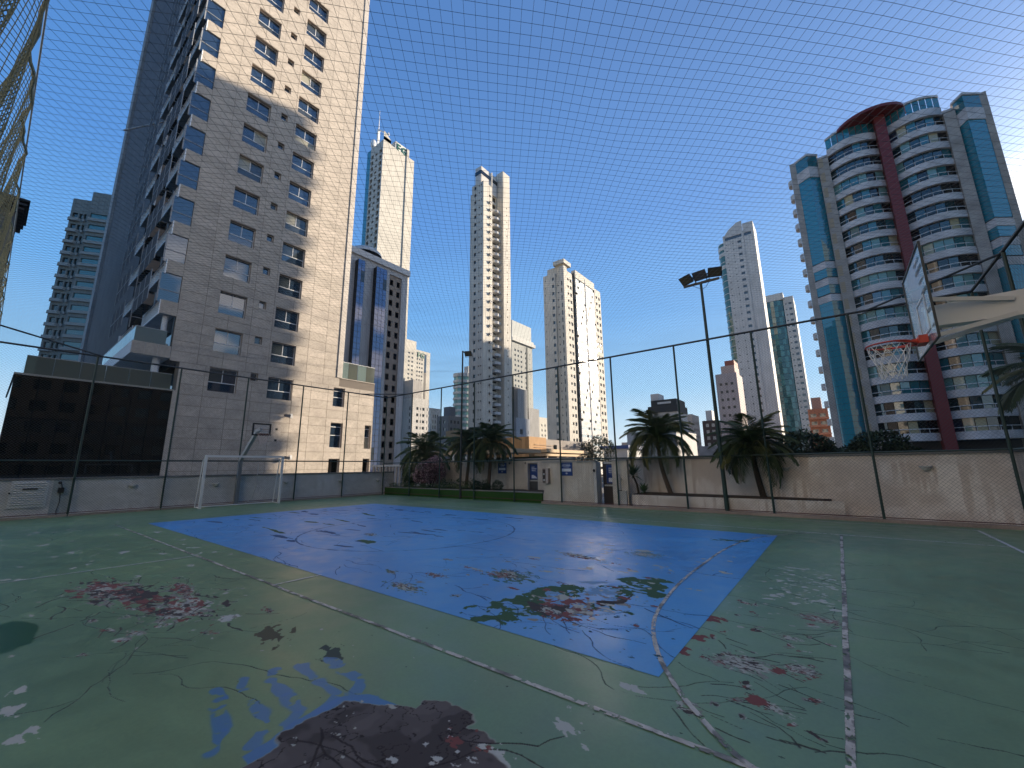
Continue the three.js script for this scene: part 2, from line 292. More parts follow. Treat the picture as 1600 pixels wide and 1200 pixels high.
function paintGreen(t) {
  t.base(GREEN);
  const r = rngOf(11);
  // long cracks over the whole court, mostly along its length
  for (let i = 0; i < 70; i++) t.crack(r, lerp(XL, XR, r()), lerp(ZF, ZN, r()), (r() < .75 ? (r() - .5) * .9 : (r() - .5) * 3) + (r() < .5 ? Math.PI : 0), .4 + 2.2 * r() * r(), .002 + .004 * r(), CRACK);
  for (let i = 0; i < 34; i++) t.crack(r, lerp(-2.5, 3, r()), lerp(-8, -2, r()), (r() - .5) * 1.2, .5 + 1.6 * r(), .002 + .0035 * r(), CRACK);
  for (let i = 0; i < 18; i++) t.crack(r, lerp(-9, -4, r()), lerp(-2.4, .1, r()), (r() - .5) * 1.0, .5 + 1.6 * r(), .002 + .003 * r(), CRACK);
  // scuffs and pale chips
  flakes(t, r, -19, -9, -3.2, -.2, 90, .07, PALE, 3.4); flakes(t, r, -9, -5, -2.6, .1, 40, .04, PALE, 3); flakes(t, r, -5, 0, -2.6, -1.2, 30, .016, PALE, 1.6);
  flakes(t, r, -1.2, -.1, -8, -4, 46, .035, PALE, 2.0); flakes(t, r, -.9, -.22, -7.8, -5.8, 110, .045, [172, 174, 168], 1.6); flakes(t, r, -.1, 3, -9, -2, 10, .02, GREY, 2); flakes(t, r, -4, 2, -3, -1, 90, .010, [40, 52, 44], 1.4);
  for (const [x, z, s] of [[-1.35, -3.05, .075], [-1.50, -2.39, .06], [-1.47, -2.36, .05], [-1.63, -1.92, .09], [-1.30, -2.30, .035], [-3.99, -.41, .11], [-4.48, -.36, .09], [-4.80, -.41, .07], [-5.26, -1.87, .11]]) t.chips(x, z, s * 1.5, s * .9, .2, [170, 172, 166], { seed: x * 9, f: 2.0 / s, cover: .58, h: 175, fall: .3, lift: .1 });
  // peeled patches left of the side line
  peel(t, -7.6, -1.3, 1.0, .34, -.1, 1, { dark: 1, pale: .3, red: .45 }); peel(t, -6.15, -1.65, .95, .40, .1, 2, { dark: .8, pale: .1, red: .55 }); peel(t, -6.9, -1.5, 1.0, .3, 0, 77, { dark: .6, pale: 0, red: .3 });
  for (let i = 0; i < 46; i++) t.crack(r, lerp(-8.3, -5.0, r()), lerp(-2.2, -.7, r()), (r() - .5) * 1.6, .12 + .35 * r(), .005 + .006 * r(), [52, 46, 44], 1);
  for (let i = 0; i < 44; i++) t.crack(r, lerp(-1.1, -.2, r()), lerp(-5.2, -2.9, r()), (r() - .5) * 1.8, .08 + .25 * r(), .003 + .004 * r(), [46, 44, 42], 1); peel(t, -7.0, -1.9, .5, .12, .1, 12, { dark: .2 });
  for (let i = 0; i < 26; i++) peel(t, lerp(-8.2, -4.9, r()), lerp(-2.3, -.6, r()), .06 + .14 * r(), .03 + .05 * r(), (r() - .5), 20 + i, { dark: r(), red: r(), pale: r() * .9 });
  t.blob(-6.45, -.40, .56, .20, .05, [38, 80, 42], { seed: 5, amp: .18, freq: 2, h: 200, r: 90 });
  t.chips(-4.4, -1.95, .3, .14, .5, [78, 74, 54], { seed: 8, f: 14, cover: .55 }); t.chips(-3.55, -2.05, .2, .1, .5, [60, 70, 62], { seed: 6, f: 16, cover: .55 });
  // peeled patches between the arc and the thick line
  peel(t, -.82, -3.92, .26, .16, .4, 40, { dark: .5, red: .35 }); peel(t, -.43, -4.05, .12, .13, .3, 41, { dark: .6, red: .8 }); peel(t, -.55, -3.37, .15, .06, .5, 42, { dark: .8 }); peel(t, -.34, -5.40, .18, .12, .2, 43, { dark: .2 }); peel(t, -.55, -4.7, .12, .06, .2, 44, { dark: .4, red: .4 });
  for (const [x, z, s] of [[-1.25, -3.86, .10], [-1.20, -4.22, .08], [-1.20, -4.80, .09], [-.62, -3.4, .06], [-.55, -3.95, .06]]) t.chips(x, z, s * 1.2, s, .4, RED, { seed: x * 7 + z, f: 1.8 / s, cover: .62, fall: .3, lift: .1 });
  for (let i = 0; i < 40; i++) peel(t, lerp(-1.15, -.2, r()), lerp(-5.6, -3.0, r()), .03 + .07 * r(), .02 + .03 * r(), r() * 3, 60 + i, { dark: r(), red: r() * .8, pale: r() });
  // old blue roller strokes beside the bare patch
  const s1 = { h: 207, r: 105, ragged: .7, a: .8, dab: true };
  for (const ch of [[[-2.94, -1.03], [-3.11, -1.14], [-3.42, -1.20], [-3.52, -1.27], [-3.72, -1.27]], [[-2.81, -1.15], [-2.96, -1.33], [-3.27, -1.36], [-3.57, -1.38], [-3.71, -1.47]], [[-2.83, -1.35], [-2.94, -1.52], [-3.23, -1.54], [-3.55, -1.57], [-3.67, -1.66]], [[-2.84, -1.59], [-2.92, -1.77], [-3.28, -1.77], [-3.64, -1.82]], [[-2.78, -1.82], [-3.01, -1.97], [-3.32, -1.99], [-3.59, -2.00]]]) for (let i = 0; i + 1 < ch.length; i++) { const [a, b] = [ch[i], ch[i + 1]]; t.stroke([[lerp(a[0], b[0], .08), lerp(a[1], b[1], .08)], [lerp(a[0], b[0], .82), lerp(a[1], b[1], .82)]], .052, PAINTBLUE, { ...s1, seed: i * 9 }); }
  // the large bare patch: blue rim, dark screed, pale remains and fissures
  t.poly([[-2.76, -1.1], [-2.84, -1.40], [-2.89, -1.62], [-2.84, -1.84], [-2.41, -2.0], [-2.36, -1.9], [-2.6, -1.7], [-2.6, -1.1]], PAINTBLUE, { amp: .06, freq: 4, a: .9, h: 200, r: 110 });
  t.poly(BIG, PALE, { amp: .07, freq: 5, grow: .006, h: 180, seed: 4 });
  t.poly(BIG, [84, 77, 76], { amp: .07, freq: 5, h: 120, r: 225, seed: 4 });
  t.each(-3, -1.4, -2.4, 0, (x, z, k) => { if (t.a[k + 1] > 215 && t.a[k] < 135) { const n = fbm(x * 3 + 5, z * 3, 4), m = fbm(x * 9, z * 9 + 40, 4); t.put(k, n > .52 ? [58, 51, 51] : [98, 90, 88], .75 * smooth(.04, .09, Math.abs(n - .5)), 105 + 50 * m, 230); if (Math.abs(m - .5) < .012) t.put(k, [34, 28, 28], .9, 40, 240); } });
  for (let i = 0; i < 9; i++) t.crack(r, lerp(-2.7, -1.7, r()), lerp(-2, -1.1, r()), (r() - .5) * 2.4, .3 + .5 * r(), .006, [32, 24, 25]);
  flakes(t, r, -2.1, -1.6, -2.05, -1.6, 16, .030, [178, 178, 172], 1.8); flakes(t, r, -2.78, -2.3, -1.9, -1.3, 16, .016, PALE, 2.4); flakes(t, r, -2.1, -1.7, -2.1, -1.9, 6, .03, RED, 1.6);
}
function paintBlue(t) {
  t.base(BLUE, .62);
  const r = rngOf(23), B = [24, 52, 92];
  for (let i = 0; i < 120; i++) t.crack(r, lerp(-16, -1.3, r()), lerp(-10.9, -3.3, r()), (r() < .8 ? (r() - .5) * .8 : (r() - .5) * 3) + (r() < .5 ? Math.PI : 0), .4 + 2.4 * r() * r(), .003 + .006 * r(), B);
  for (let i = 0; i < 60; i++) { const x = lerp(-15.5, -7, r()), z = lerp(-10.5, -4.3, r()); t.chips(x, z, .3 + .6 * r(), .05 + .08 * r(), (r() - .5) * .5, r() < .8 ? [36, 74, 118] : DKGREEN, { seed: i, f: 6, sx: .3, cover: .5, h: 150 }); }
  // centre circle, worn down to a dark hairline
  const circ = []; for (let i = 0; i <= 60; i++) { const a = i / 60 * 2 * Math.PI; circ.push([-8.55 + 2.55 * Math.cos(a), -6.85 + 2.55 * Math.sin(a)]); } t.stroke(circ, .022, [38, 74, 116], { ragged: .8, h: 190, a: .8 });
  t.chips(-2.75, -4.45, .62, .95, .5, DKGREEN, { seed: 3, f: 6, cover: .60, h: 182, sx: .8, fall: .3, lift: .12 }); t.chips(-2.25, -5.35, .35, .5, .3, DKGREEN, { seed: 13, f: 7, cover: .60, h: 182, sx: .8 });
  t.chips(-2.65, -4.55, .5, .75, .5, [104, 142, 176], { seed: 8, f: 7, cover: .60, h: 172, sx: .8, fall: .3, lift: .1 }); t.chips(-2.5, -4.4, .5, .55, .5, GREY, { seed: 9, f: 11, cover: .50, h: 165, sx: .8 }); t.chips(-2.5, -4.4, .5, .6, .5, PALE, { seed: 19, f: 18, cover: .46, h: 168, sx: .8 }); t.chips(-2.5, -4.2, .5, .5, .5, RED, { seed: 29, f: 14, cover: .46, h: 158, sx: .8 }); t.chips(-2.7, -4.6, .6, .8, .5, BLUE, { seed: 39, f: 16, cover: .44, h: 205, r: 110, sx: .8 });
  t.poly([[-3.06, -4.14], [-2.78, -4.14], [-2.56, -4.30], [-2.50, -4.05], [-2.60, -3.87], [-2.82, -3.95]], TAR, { amp: .07, freq: 6, h: 90, r: 230 }); t.poly([[-2.43, -4.60], [-2.23, -4.74], [-2.15, -5.1], [-2.14, -4.7], [-2.30, -4.48]], TAR, { amp: .06, freq: 6, h: 90, r: 230, seed: 5 });
  for (let i = 0; i < 14; i++) t.chips(lerp(-2.8, -2.15, r()), lerp(-4.6, -3.95, r()), .05 + .1 * r(), .04 + .05 * r(), r(), r() < .5 ? RED : PALE, { seed: i * 3, f: 16, cover: .6 });
  peel(t, -3.93, -4.92, .34, .22, .2, 15, { green: .8, dark: 1, red: .7 }); peel(t, -4.67, -3.68, .34, .14, .1, 16, { green: .8, dark: .6, red: .4 }); peel(t, -8.85, -5.9, .34, .16, .3, 17, { dark: .9, red: 0, pale: .3 }); peel(t, -4.8, -4.3, .2, .12, .2, 18, { dark: .5 }); peel(t, -5.5, -4.05, .16, .07, .2, 19, { green: .8, dark: .6, red: 0 }); peel(t, -3.85, -3.8, .1, .07, .1, 22, { dark: .7, red: 0 }); peel(t, -4.6, -4.9, .3, .05, .2, 25, { dark: 0 });
  peel(t, -3.7, -6.6, .7, .12, .2, 27, { dark: .1, red: .4 }); peel(t, -2.9, -7.4, .25, .18, .2, 28, { green: .5, dark: .3, red: 0 }); peel(t, -1.95, -9.7, .45, .12, -.3, 29, { green: 1, dark: 0, red: 0, pale: 0 });
  flakes(t, r, -4.5, -1.4, -8, -5.4, 60, .05, PALE, 3); flakes(t, r, -5.5, -2, -6, -3.6, 40, .035, GREY, 2.4); flakes(t, r, -2.6, -1.3, -5, -3.4, 40, .018, [30, 70, 90], 2.2); flakes(t, r, -4.6, -1.6, -6.6, -4, 26, .05, RED, 2.6);
  for (let i = 0; i < 14; i++) t.crack(r, lerp(-3.5, -1.5, r()), lerp(-4.6, -3.4, r()), (r() - .5) * 2, .5 + .8 * r(), .004, [20, 44, 70]);
}
const court = new THREE.Group(); court.name = 'court_floor'; court.userData = { kind: 'structure', label: 'worn green and blue painted sports court floor' }; scene.add(court);
for (const [x0, x1, z0, z1, W] of [[-8.6, XR + .25, -7.6, ZN + .9, 2048], [XL - .1, -8.6, -7.6, ZN + .9, 1600], [XL - .1, XR + .25, ZF - .12, -7.6, 2048]]) {
  const t = new Tile(x0, x1, z0, z1, W); paintGreen(t); part('green_paint', t.sheet(0), t.material(), court);
}
{ const t = new Tile(-16.26, -1.245, -10.9, -3.31, 2048); paintBlue(t); part('blue_paint', t.sheet(.003), t.material(), court, { label: 'blue painted rectangle with peeled patches' }); }

// painted lines: ribbons of worn white paint
const wearA = grey(2048, 64, (i, j) => { const n = fbm(i / 8 + 3, j / 40 + 5, 5, 256), e = Math.min(j, 63 - j) - 6 * vnoise(i / 3, j > 32 ? 3 : 7); return 255 * smooth(.33, .37, n) * smooth(0, 3, e); }, false);
const wearC = grey(2048, 64, (i, j) => { const n = fbm(i / 14 + 60, j / 60 + 9, 5, 256), p = smooth(.50, .58, fbm(i / 40, j / 160 + 2, 4, 256)), c = lerp(.86, .56, p) + .4 * (n - .5); return [214 * c, 208 * c, 198 * c]; });
const lineMat = (w, alpha = 1) => { const m = new THREE.MeshStandardMaterial({ map: wearC, roughness: .6, side: THREE.DoubleSide, alphaMap: wearA, transparent: true }); m.color.setRGB(.9 * alpha, .9 * alpha, .9 * alpha); return m; };
const LM = lineMat(.05), LMthin = lineMat(.05, .62); LMthin.map = null;
function paintLine(pts, w, m = LM, y = .0055) {
  const mb = new MB(); let s = Math.abs(pts[0][0]) * 1.7; const S = 10.24;
  const off = pts.map((p, i) => { const a = pts[Math.max(0, i - 1)], b = pts[Math.min(pts.length - 1, i + 1)], dx = b[0] - a[0], dz = b[1] - a[1], l = Math.hypot(dx, dz); return [-dz / l * w / 2, dx / l * w / 2]; });
  for (let i = 0; i + 1 < pts.length; i++) { const [a, b] = [pts[i], pts[i + 1]], l = Math.hypot(b[0] - a[0], b[1] - a[1]), q = (p, o, k) => [p[0] + o[0] * k, y, p[1] + o[1] * k]; mb.quad(q(a, off[i], -1), q(b, off[i + 1], -1), q(b, off[i + 1], 1), q(a, off[i], 1), [[s / S, 0], [(s + l) / S, 0], [(s + l) / S, 1], [s / S, 1]]); s += l; }
  part('white_line', mb, m, court);
}
const seg = (a, b, n = 24) => Array.from({ length: n + 1 }, (_, i) => [lerp(a[0], b[0], i / n) + .012 * (vnoise(i * 1.7, a[0] * 3 + 40) - .5), lerp(a[1], b[1], i / n) + .012 * (vnoise(i * 1.3 + 60, a[1] * 3 + 40) - .5)]);
paintLine(seg([-16.7, -2.66], [2.3, -2.672]), .05); paintLine(seg([-.153, -11.7], [-.153, .9]), .052, LM, .0065); paintLine(seg([-16.3, -11.75], [2.28, -11.75]), .065, LMthin);
paintLine(seg([-17.5, -14.1], [2.28, -14.1]), .06, LMthin); paintLine(seg([2.28, -14.1], [2.28, .9]), .06, LMthin); paintLine(seg([-6.19, -2.67], [-6.19, -3.33], 4), .04, LMthin); paintLine(seg([-9.4, -2.63], [-9.5, .6], 8), .04, LMthin);
{ const arc = [[-.42, -2.60], [-.64, -2.73], [-.84, -2.93], [-1.07, -3.2], [-1.39, -3.71], [-1.66, -4.4], [-1.79, -5.2], [-1.86, -6.1], [-1.87, -7.2], [-1.86, -8.3], [-1.79, -9.2], [-1.66, -10.0], [-1.39, -10.7], [-1.05, -11.2], [-.7, -11.65]], c = new THREE.CatmullRomCurve3(arc.map((p) => V(p[0], 0, p[1]))).getPoints(60).map((p) => [p.x, p.z]); paintLine(c, .046, LM, .0078); }
{ const c = []; for (let i = 0; i <= 12; i++) { const a = -.9 + 1.2 * i / 12; c.push([-17.9 + 1.0 * Math.cos(a), -11.0 + 1.0 * Math.sin(a)]); } paintLine(c, .04, LMthin); }

// ------------------------------------------------------------------ walls and planters round the court
function stainTex(W, H, seed, base, stainC, amount) {
  return grey(W, H, (i, j) => {                        // row 0 is the wall's foot
    const x = i / H * 1.8, y = j / H * 1.8, n = fbm(x * 1.1 + seed, y * 1.6 + seed, 5), drip = fbm(x * 9 + seed, y * .7, 4), g = fbm(x * 14, y * 14 + seed, 3) - .5;
    const splash = smooth(.62, .38, n) * amount, run = smooth(.50, .72, drip) * smooth(.42, .66, n) * amount, a = clamp(.6 * splash + .8 * run);
    const k = 1 + .10 * g + .10 * (n - .5); return base.map((b, c) => clamp(lerp(b * k, stainC[c], a), 0, 255));
  });
}
const tWallR = stainTex(1536, 256, 5, [240, 230, 220], [176, 150, 130], .5), tWallL = stainTex(1536, 256, 31, [224, 222, 220], [168, 160, 150], .22), tWallM = stainTex(1024, 256, 60, [226, 218, 205], [176, 152, 128], .30);
const stained = (t, x0, len) => { const c = t.clone(); c.repeat.set(1 / len, 1 / 1.85); c.offset.set(-x0 / len, 0); c.needsUpdate = true; const m = new THREE.MeshStandardMaterial({ map: c, roughness: .9, bumpMap: grainA, bumpScale: .004, side: THREE.DoubleSide }); m.color.setRGB(.86, .86, .86); return m; };
{
  const w = thing('parapet_wall', 'long low white rendered wall behind the goal', 'wall', [XL - .2, 0, -7]);
  part('wall_body', new MB().box(XL - .32, -.03, -15.6, XL - .12, 1.26, 2.2), stained(tWallL, -16, 18), w);
  part('coping', new MB().box(XL - .36, 1.262, -15.62, XL - .08, 1.32, 2.25), M(.30, .29, .29, .8, { map: stuccoA }), w);
  part('base_kerb', new MB().box(XL - .12, -.03, -14.7, XL + .03, .075, 2.2), M(.42, .36, .31, .9, { map: stuccoA }), w);
  const l = part('louvre_door', new MB().box(XL - .13, .36, -1.56, XL - .085, 1.24, -.72), M(.68, .68, .67, .6), w);
  for (let k = 0; k < 10; k++) part('slat', new MB().quad([XL - .082, .44 + k * .075, -.78], [XL - .082, .44 + k * .075, -1.5], [XL - .05, .475 + k * .075, -1.5], [XL - .05, .475 + k * .075, -.78]).quad([XL - .05, .475 + k * .075, -.78], [XL - .05, .475 + k * .075, -1.5], [XL - .08, .492 + k * .075, -1.5], [XL - .08, .492 + k * .075, -.78]), M(.72, .72, .72, .5), l);
  part('handle', new MB().box(XL - .085, .82, -.70, XL - .05, .87, -.74), MAT.dark, l); part('name_plate', new MB().box(XL - .046, .94, -1.32, XL - .040, .985, -.98), MAT.dark, l);
  part('painted_panel', new MB().quad([XL - .116, 0.08, -1.66], [XL - .116, .08, -2.12], [XL - .116, 1.255, -2.12], [XL - .116, 1.255, -1.66]), M(.50, .56, .58, .85, { map: stuccoA }), w);
  const b = thing('socket_box', 'black weatherproof socket box with a cable down the white wall', 'electrical box', [XL - .1, .85, -1.86]);
  part('case', new MB().box(XL - .115, .80, -1.93, XL - .03, .98, -1.79), MAT.black, b); part('cable', new MB().path([[XL - .10, .80, -1.86], [XL - .10, .5, -1.88], [XL - .10, .2, -1.84], [XL - .10, .06, -1.86]], .008), MAT.black, b); part('bracket', new MB().path([[XL - .1, .98, -1.87], [XL - .05, 1.06, -1.86], [XL - .02, 1.14, -1.82]], .012).ball([XL - .02, 1.15, -1.80], .05), MAT.dark, b);
}
function bulkhead(x, y, z, axis, label) {
  const t = thing('bulkhead_lamp', label, 'wall lamp', [x, y, z], 'unlit bulkhead lamps on the court walls'), k = axis === 'x';
  part('visor', new MB().prism(Array.from({ length: 9 }, (_, i) => { const a = Math.PI * i / 8; return k ? [x + .115 * Math.sin(a), z + .13 * Math.cos(a)] : [x + .13 * Math.cos(a), z + .115 * Math.sin(a)]; }), y + .012, y + .055), M(.5, .5, .48, .6), t);
  part('glass', new MB().ball(k ? [x + .035, y - .02, z] : [x, y - .02, z + .035], k ? .05 : .09, .05, k ? .09 : .05, 10), M(.55, .55, .5, .2), t);
}
[[-3.72, .95, 'first wall lamp left of the goal on the white wall'], [-6.43, .90, 'wall lamp seen inside the goal mouth'], [-9.35, .88, 'wall lamp just right of the goal'], [-12.18, .86, 'wall lamp between the goal and the far corner'], [-14.5, .80, 'wall lamp in the far left corner of the court']].forEach(([z, y, l]) => bulkhead(XL - .12, y, z, 'x', l));

const turf = M(.05, .15, .022, 1, { map: rep(grey(256, 256, (i, j) => { const n = fbm(i / 3, j / 5, 3, 86); return [150 + 100 * n, 150 + 105 * n, 130 + 110 * n]; }), .5), bump: grainA, bumpScale: .02 });
{
  const p = thing('planter_box', 'long planter box faced with green artificial turf', 'planter', [-15.6, 0, -16]);
  part('turf_facing', new MB().box(XL + .05, -.02, -14.96, -10.06, .40, -14.90), turf, p);
  part('rim', new MB().box(XL + .03, .402, -15.10, -10.04, .44, -14.88), MAT.concrete, p); part('end_wall', new MB().box(-10.06, -.02, -17.4, -10.0, .40, -14.965), MAT.wallWhite, p);
  part('soil', new MB().box(XL + .05, -.02, -17.44, -10.06, .37, -14.97), MAT.soil, p);
}
{
  const w = thing('garden_wall', 'white rendered wall behind the turf planter', 'wall', [-16, 0, -17.6]);
  const mb = new MB(); face(mb, null, 'z', -17.5, XL - .3, -10.02, -.02, 1.88, [[-12.72, -12.04, -.019, 1.72]], .16); mb.box(XL - .3, -.02, -17.72, -12.72, 1.88, -17.662).box(-12.04, -.02, -17.72, -10.02, 1.88, -17.662);
  part('wall_body', mb, stained(tWallM, -22, 12.2), w); part('coping', new MB().box(XL - .34, 1.882, -17.76, -10.0, 1.94, -17.46), M(.34, .33, .32, .85), w);
  const d = part('door', new MB().box(-12.70, 0, -17.70, -12.06, 1.70, -17.67), M(.07, .065, .065, .4), w);
  part('door_frame', new MB().box(-12.715, 0, -17.66, -12.685, 1.71, -17.5).box(-12.075, 0, -17.66, -12.045, 1.71, -17.5).box(-12.685, 1.68, -17.66, -12.075, 1.715, -17.5).box(-12.685, .78, -17.66, -12.075, .83, -17.62), M(.55, .55, .54, .5), d);
  for (let k = 0; k < 5; k++) part('spotlight', new MB().ball([-17.4 + k * 1.05 + (k > 2 ? .4 : 0), 1.70, -17.45], .035, .045, .04, 8), MAT.dark, w);
}
{
  const w = thing('entrance_wall', 'cream wall panel at the court entrance', 'wall', [-8.8, 0, -15]);
  part('wall_body', new MB().box(-9.998, -.02, -15.12, -7.66, 1.68, -14.93), stained(tWallM, -10, 4), w); part('return_wall', new MB().box(-9.998, -.02, -17.45, -9.86, 1.68, -15.122), MAT.wallWhite, w);
  part('coping', new MB().box(-10.05, 1.682, -15.16, -7.52, 1.73, -14.89), M(.42, .41, .39, .85), w); part('door_jamb', new MB().box(-7.658, -.02, -15.35, -7.53, 1.68, -14.945), M(.62, .60, .57, .8), w);
  const e = thing('entrance_pier', 'narrow cream wall with small pillar right of the entrance', 'wall', [-6.6, 0, -15]);
  part('wall_body', new MB().box(-6.86, -.02, -15.12, -6.25, 1.70, -14.94), stained(tWallM, -7, 4), e); part('coping', new MB().box(-6.9, 1.702, -15.16, -6.22, 1.74, -14.9), M(.42, .41, .39, .85), e);
  part('pillar', new MB().box(-6.62, -.02, -14.938, -6.30, .60, -14.86), MAT.wallWhite, e); part('pillar_cap', new MB().box(-6.64, .602, -14.94, -6.5, .63, -14.85), M(.2, .18, .16, .8), e);
  part('tap_pipe', new MB().path([[-6.52, .66, -14.90], [-6.52, 1.1, -14.91], [-6.58, 1.2, -14.90]], .014).ball([-6.5, 1.02, -14.89], .04), MAT.galv, e);
}
{
  const w = thing('stained_wall', 'tall stained beige wall along the far right side', 'wall', [-1.5, 0, -15.6]);
  const a = [-7.3, -16.54], b = [4.2, -14.98], n = 12, body = new MB(), cap = new MB(), L = Math.hypot(b[0] - a[0], b[1] - a[1]), dx = (b[0] - a[0]) / L, dz = (b[1] - a[1]) / L, q = (s, o, y) => [a[0] + dx * s - dz * o, y, a[1] + dz * s + dx * o];
  body.quad(q(0, 0, -.02), q(L, 0, -.02), q(L, 0, 1.74), q(0, 0, 1.74), [[0, 0], [1, 0], [1, 1], [0, 1]]).quad(q(0, -.2, -.02), q(L, -.2, -.02), q(L, -.2, 1.74), q(0, -.2, 1.74), [[0, 0], [1, 0], [1, 1], [0, 1]]).quad(q(L, 0, -.02), q(L, -.2, -.02), q(L, -.2, 1.74), q(L, 0, 1.74), [[0, 0], [.1, 0], [.1, 1], [0, 1]]);
  cap.prism([q(-.05, .05, 0), q(L + .05, .05, 0), q(L + .05, -.25, 0), q(-.05, -.25, 0)].map((p) => [p[0], p[2]]), 1.742, 1.80);
  const m = new THREE.MeshStandardMaterial({ map: tWallR, roughness: .92, bumpMap: grainA, bumpScale: .003 }); m.color.setRGB(.97, .97, .97);
  part('wall_body', body, m, w); part('coping', cap, M(.26, .25, .24, .85, { map: stuccoA }), w);
  const p = thing('concrete_planter', 'low pale concrete planter with brown soil along the stained wall', 'planter', [-3.2, 0, -15.2]);
  part('front_wall', new MB().box(-6.1, -.02, -15.02, -.02, .47, -14.90), stained(tWallR, -6, 10), p); part('soil', new MB().prism([[-6.1, -15.022], [-.3, -15.022], [-.3, -15.58], [-6.1, -16.36]], -.02, .50), MAT.soil, p);
  single('kerb_strip', new MB().box(-9.99, -.02, -14.88, 4.1, .085, -14.70), M(.45, .35, .30, .92, { map: stuccoA }), 'low pinkish kerb under the far fence', 'kerb');
}
bulkhead(1.78, 1.38, -15.28, 'z', 'wall lamp on the stained wall near the right corner'); bulkhead(-1.33, 1.36, -15.72, 'z', 'wall lamp on the stained wall above the planter end');

// ------------------------------------------------------------------ signs, doors and boxes by the entrance
const signTex = (kind) => { const c = document.createElement('canvas'); c.width = 256; c.height = 320; const g = c.getContext('2d'); g.fillStyle = '#1c3f86'; g.fillRect(0, 0, 256, 320); g.fillStyle = '#dfe6f2'; const r = rngOf(kind * 7 + 1);
  const row = (x, y, w, h) => { let u = x; while (u < x + w) { const k = 7 + r() * 13; g.fillRect(u, y, Math.min(k, x + w - u), h); u += k + 5; } };
  if (kind === 2) { row(40, 30, 176, 16); row(30, 66, 196, 22); row(60, 104, 136, 12); g.fillRect(24, 148, 208, 74); g.beginPath(); g.arc(128, 268, 22, 0, 7); g.fill(); g.fillStyle = '#1c3f86'; g.fillRect(122, 254, 12, 28); }
  else { row(50, 50, 90, 16); row(50, 82, 150, 22); row(50, 118, 120, 18); g.globalAlpha = .55; row(70, 150, 150, 12); g.globalAlpha = 1; g.beginPath(); g.moveTo(44, 300); g.lineTo(44, 232); g.bezierCurveTo(100, 214, 160, 240, 214, 300); g.fill(); }
  const t = new THREE.CanvasTexture(c); t.colorSpace = THREE.SRGBColorSpace; return t; };
function board(x0, x1, y0, y1, z, kind, label, thick = .02) {
  const t = thing('notice_board', label, 'sign', [(x0 + x1) / 2, y0, z]), m = new THREE.MeshStandardMaterial({ map: signTex(kind), roughness: .45 });
  part('backing', new MB().box(x0 - .015, y0 - .015, z, x1 + .015, y1 + .015, z + thick), M(.16, .2, .3, .6), t);
  part('print', new MB().quad([x0, y0, z + thick + .003], [x1, y0, z + thick + .003], [x1, y1, z + thick + .003], [x0, y1, z + thick + .003], [[0, 0], [1, 0], [1, 1], [0, 1]]), m, t);
}
board(-9.1, -8.58, 1.15, 1.66, -14.928, 2, 'blue and white notice board on the cream entrance wall'); board(-14.66, -14.1, 1.18, 1.72, -17.498, 2, 'blue and white notice board on the wall behind the planter'); board(-12.64, -12.12, .88, 1.62, -17.665, 1, 'blue poster on the door behind the planter');
{
  const d = thing('entrance_door', 'dark entrance door standing open in the wall gap', 'door', [-7.1, 0, -15.6]);
  part('leaf', new MB().box(-7.6, 0, -15.72, -6.88, 1.66, -15.68), M(.06, .045, .04, .5), d); part('frame', new MB().box(-7.53, .72, -15.678, -6.9, .78, -15.64).box(-7.53, 1.60, -15.678, -6.9, 1.66, -15.64), M(.6, .6, .58, .5), d);
  board(-7.42, -6.98, .84, 1.55, -15.678, 1, 'blue poster on the entrance door');
  const b = thing('hydrant_cabinet', 'open brown wall cabinet on the cream entrance wall', 'cabinet', [-9.8, .8, -14.9]);
  part('case', new MB().box(-9.96, .82, -14.928, -9.66, 1.44, -14.80), M(.36, .29, .25, .6), b); part('opening', new MB().box(-9.952, .86, -14.799, -9.80, 1.40, -14.79), M(.05, .035, .03, .7), b); part('door', new MB().box(-9.79, .83, -14.80, -9.67, 1.43, -14.775), M(.42, .35, .31, .5), b); part('gauge', new MB().ball([-9.87, 1.2, -14.78], .04).ball([-9.86, .95, -14.78], .05), M(.6, .58, .55, .4), b);
  const c = thing('wall_spotlight', 'small dark spotlight on the entrance door jamb', 'spotlight', [-7.6, 1.3, -14.9]); part('head', new MB().ball([-7.6, 1.34, -14.9], .05, .06, .05, 8), MAT.dark, c); part('bracket', new MB().box(-7.63, 1.3, -14.944, -7.57, 1.38, -14.92), MAT.dark, c);
}

// ------------------------------------------------------------------ chain-link fences with posts and rails
function chainlink(mb, P, L, H0, H1, s, r) {             // straight crossing wires, P(u, y, side)
  const d = s * Math.SQRT2, H = H1 - H0;
  for (let o = -H; o < L; o += d) { const u0 = Math.max(0, o), y0 = H0 + u0 - o, u1 = Math.min(L, o + H), y1 = H0 + u1 - o; if (u1 > u0) { mb.tube(P(u0, y0, 1), P(u1, y1, 1), r, r, 3, false); mb.tube(P(L - u0, y0, -1), P(L - u1, y1, -1), r, r, 3, false); } }
}
function fence(name, label, P, L, posts, base, railY) {
  const t = thing(name, label, 'fence', base), R = .032;
  for (const u of posts) { const m = new MB().tube(P(u, -.02, 0), P(u, FH, 0), R, R, 10); part('post', m, MAT.ironGreen, t); }
  part('top_rail', new MB().tube(P(0, FH, 0), P(L, FH, 0), .034, .034, 10), MAT.iron, t); part('mid_rail', new MB().tube(P(0, railY, .04), P(L, railY, .04), .024, .024, 8), MAT.ironGreen, t); part('bottom_rail', new MB().tube(P(0, .12, .03), P(L, .12, .03), .012, .012, 6), M(.10, .035, .03, .7), t);
  const w = new MB(); chainlink(w, (u, y, s) => P(u, y, .03 + s * .004), L, .1, FH - .04, .062, .0021); part('wire_mesh', w, MAT.wire, t, STUFF);
  return t;
}
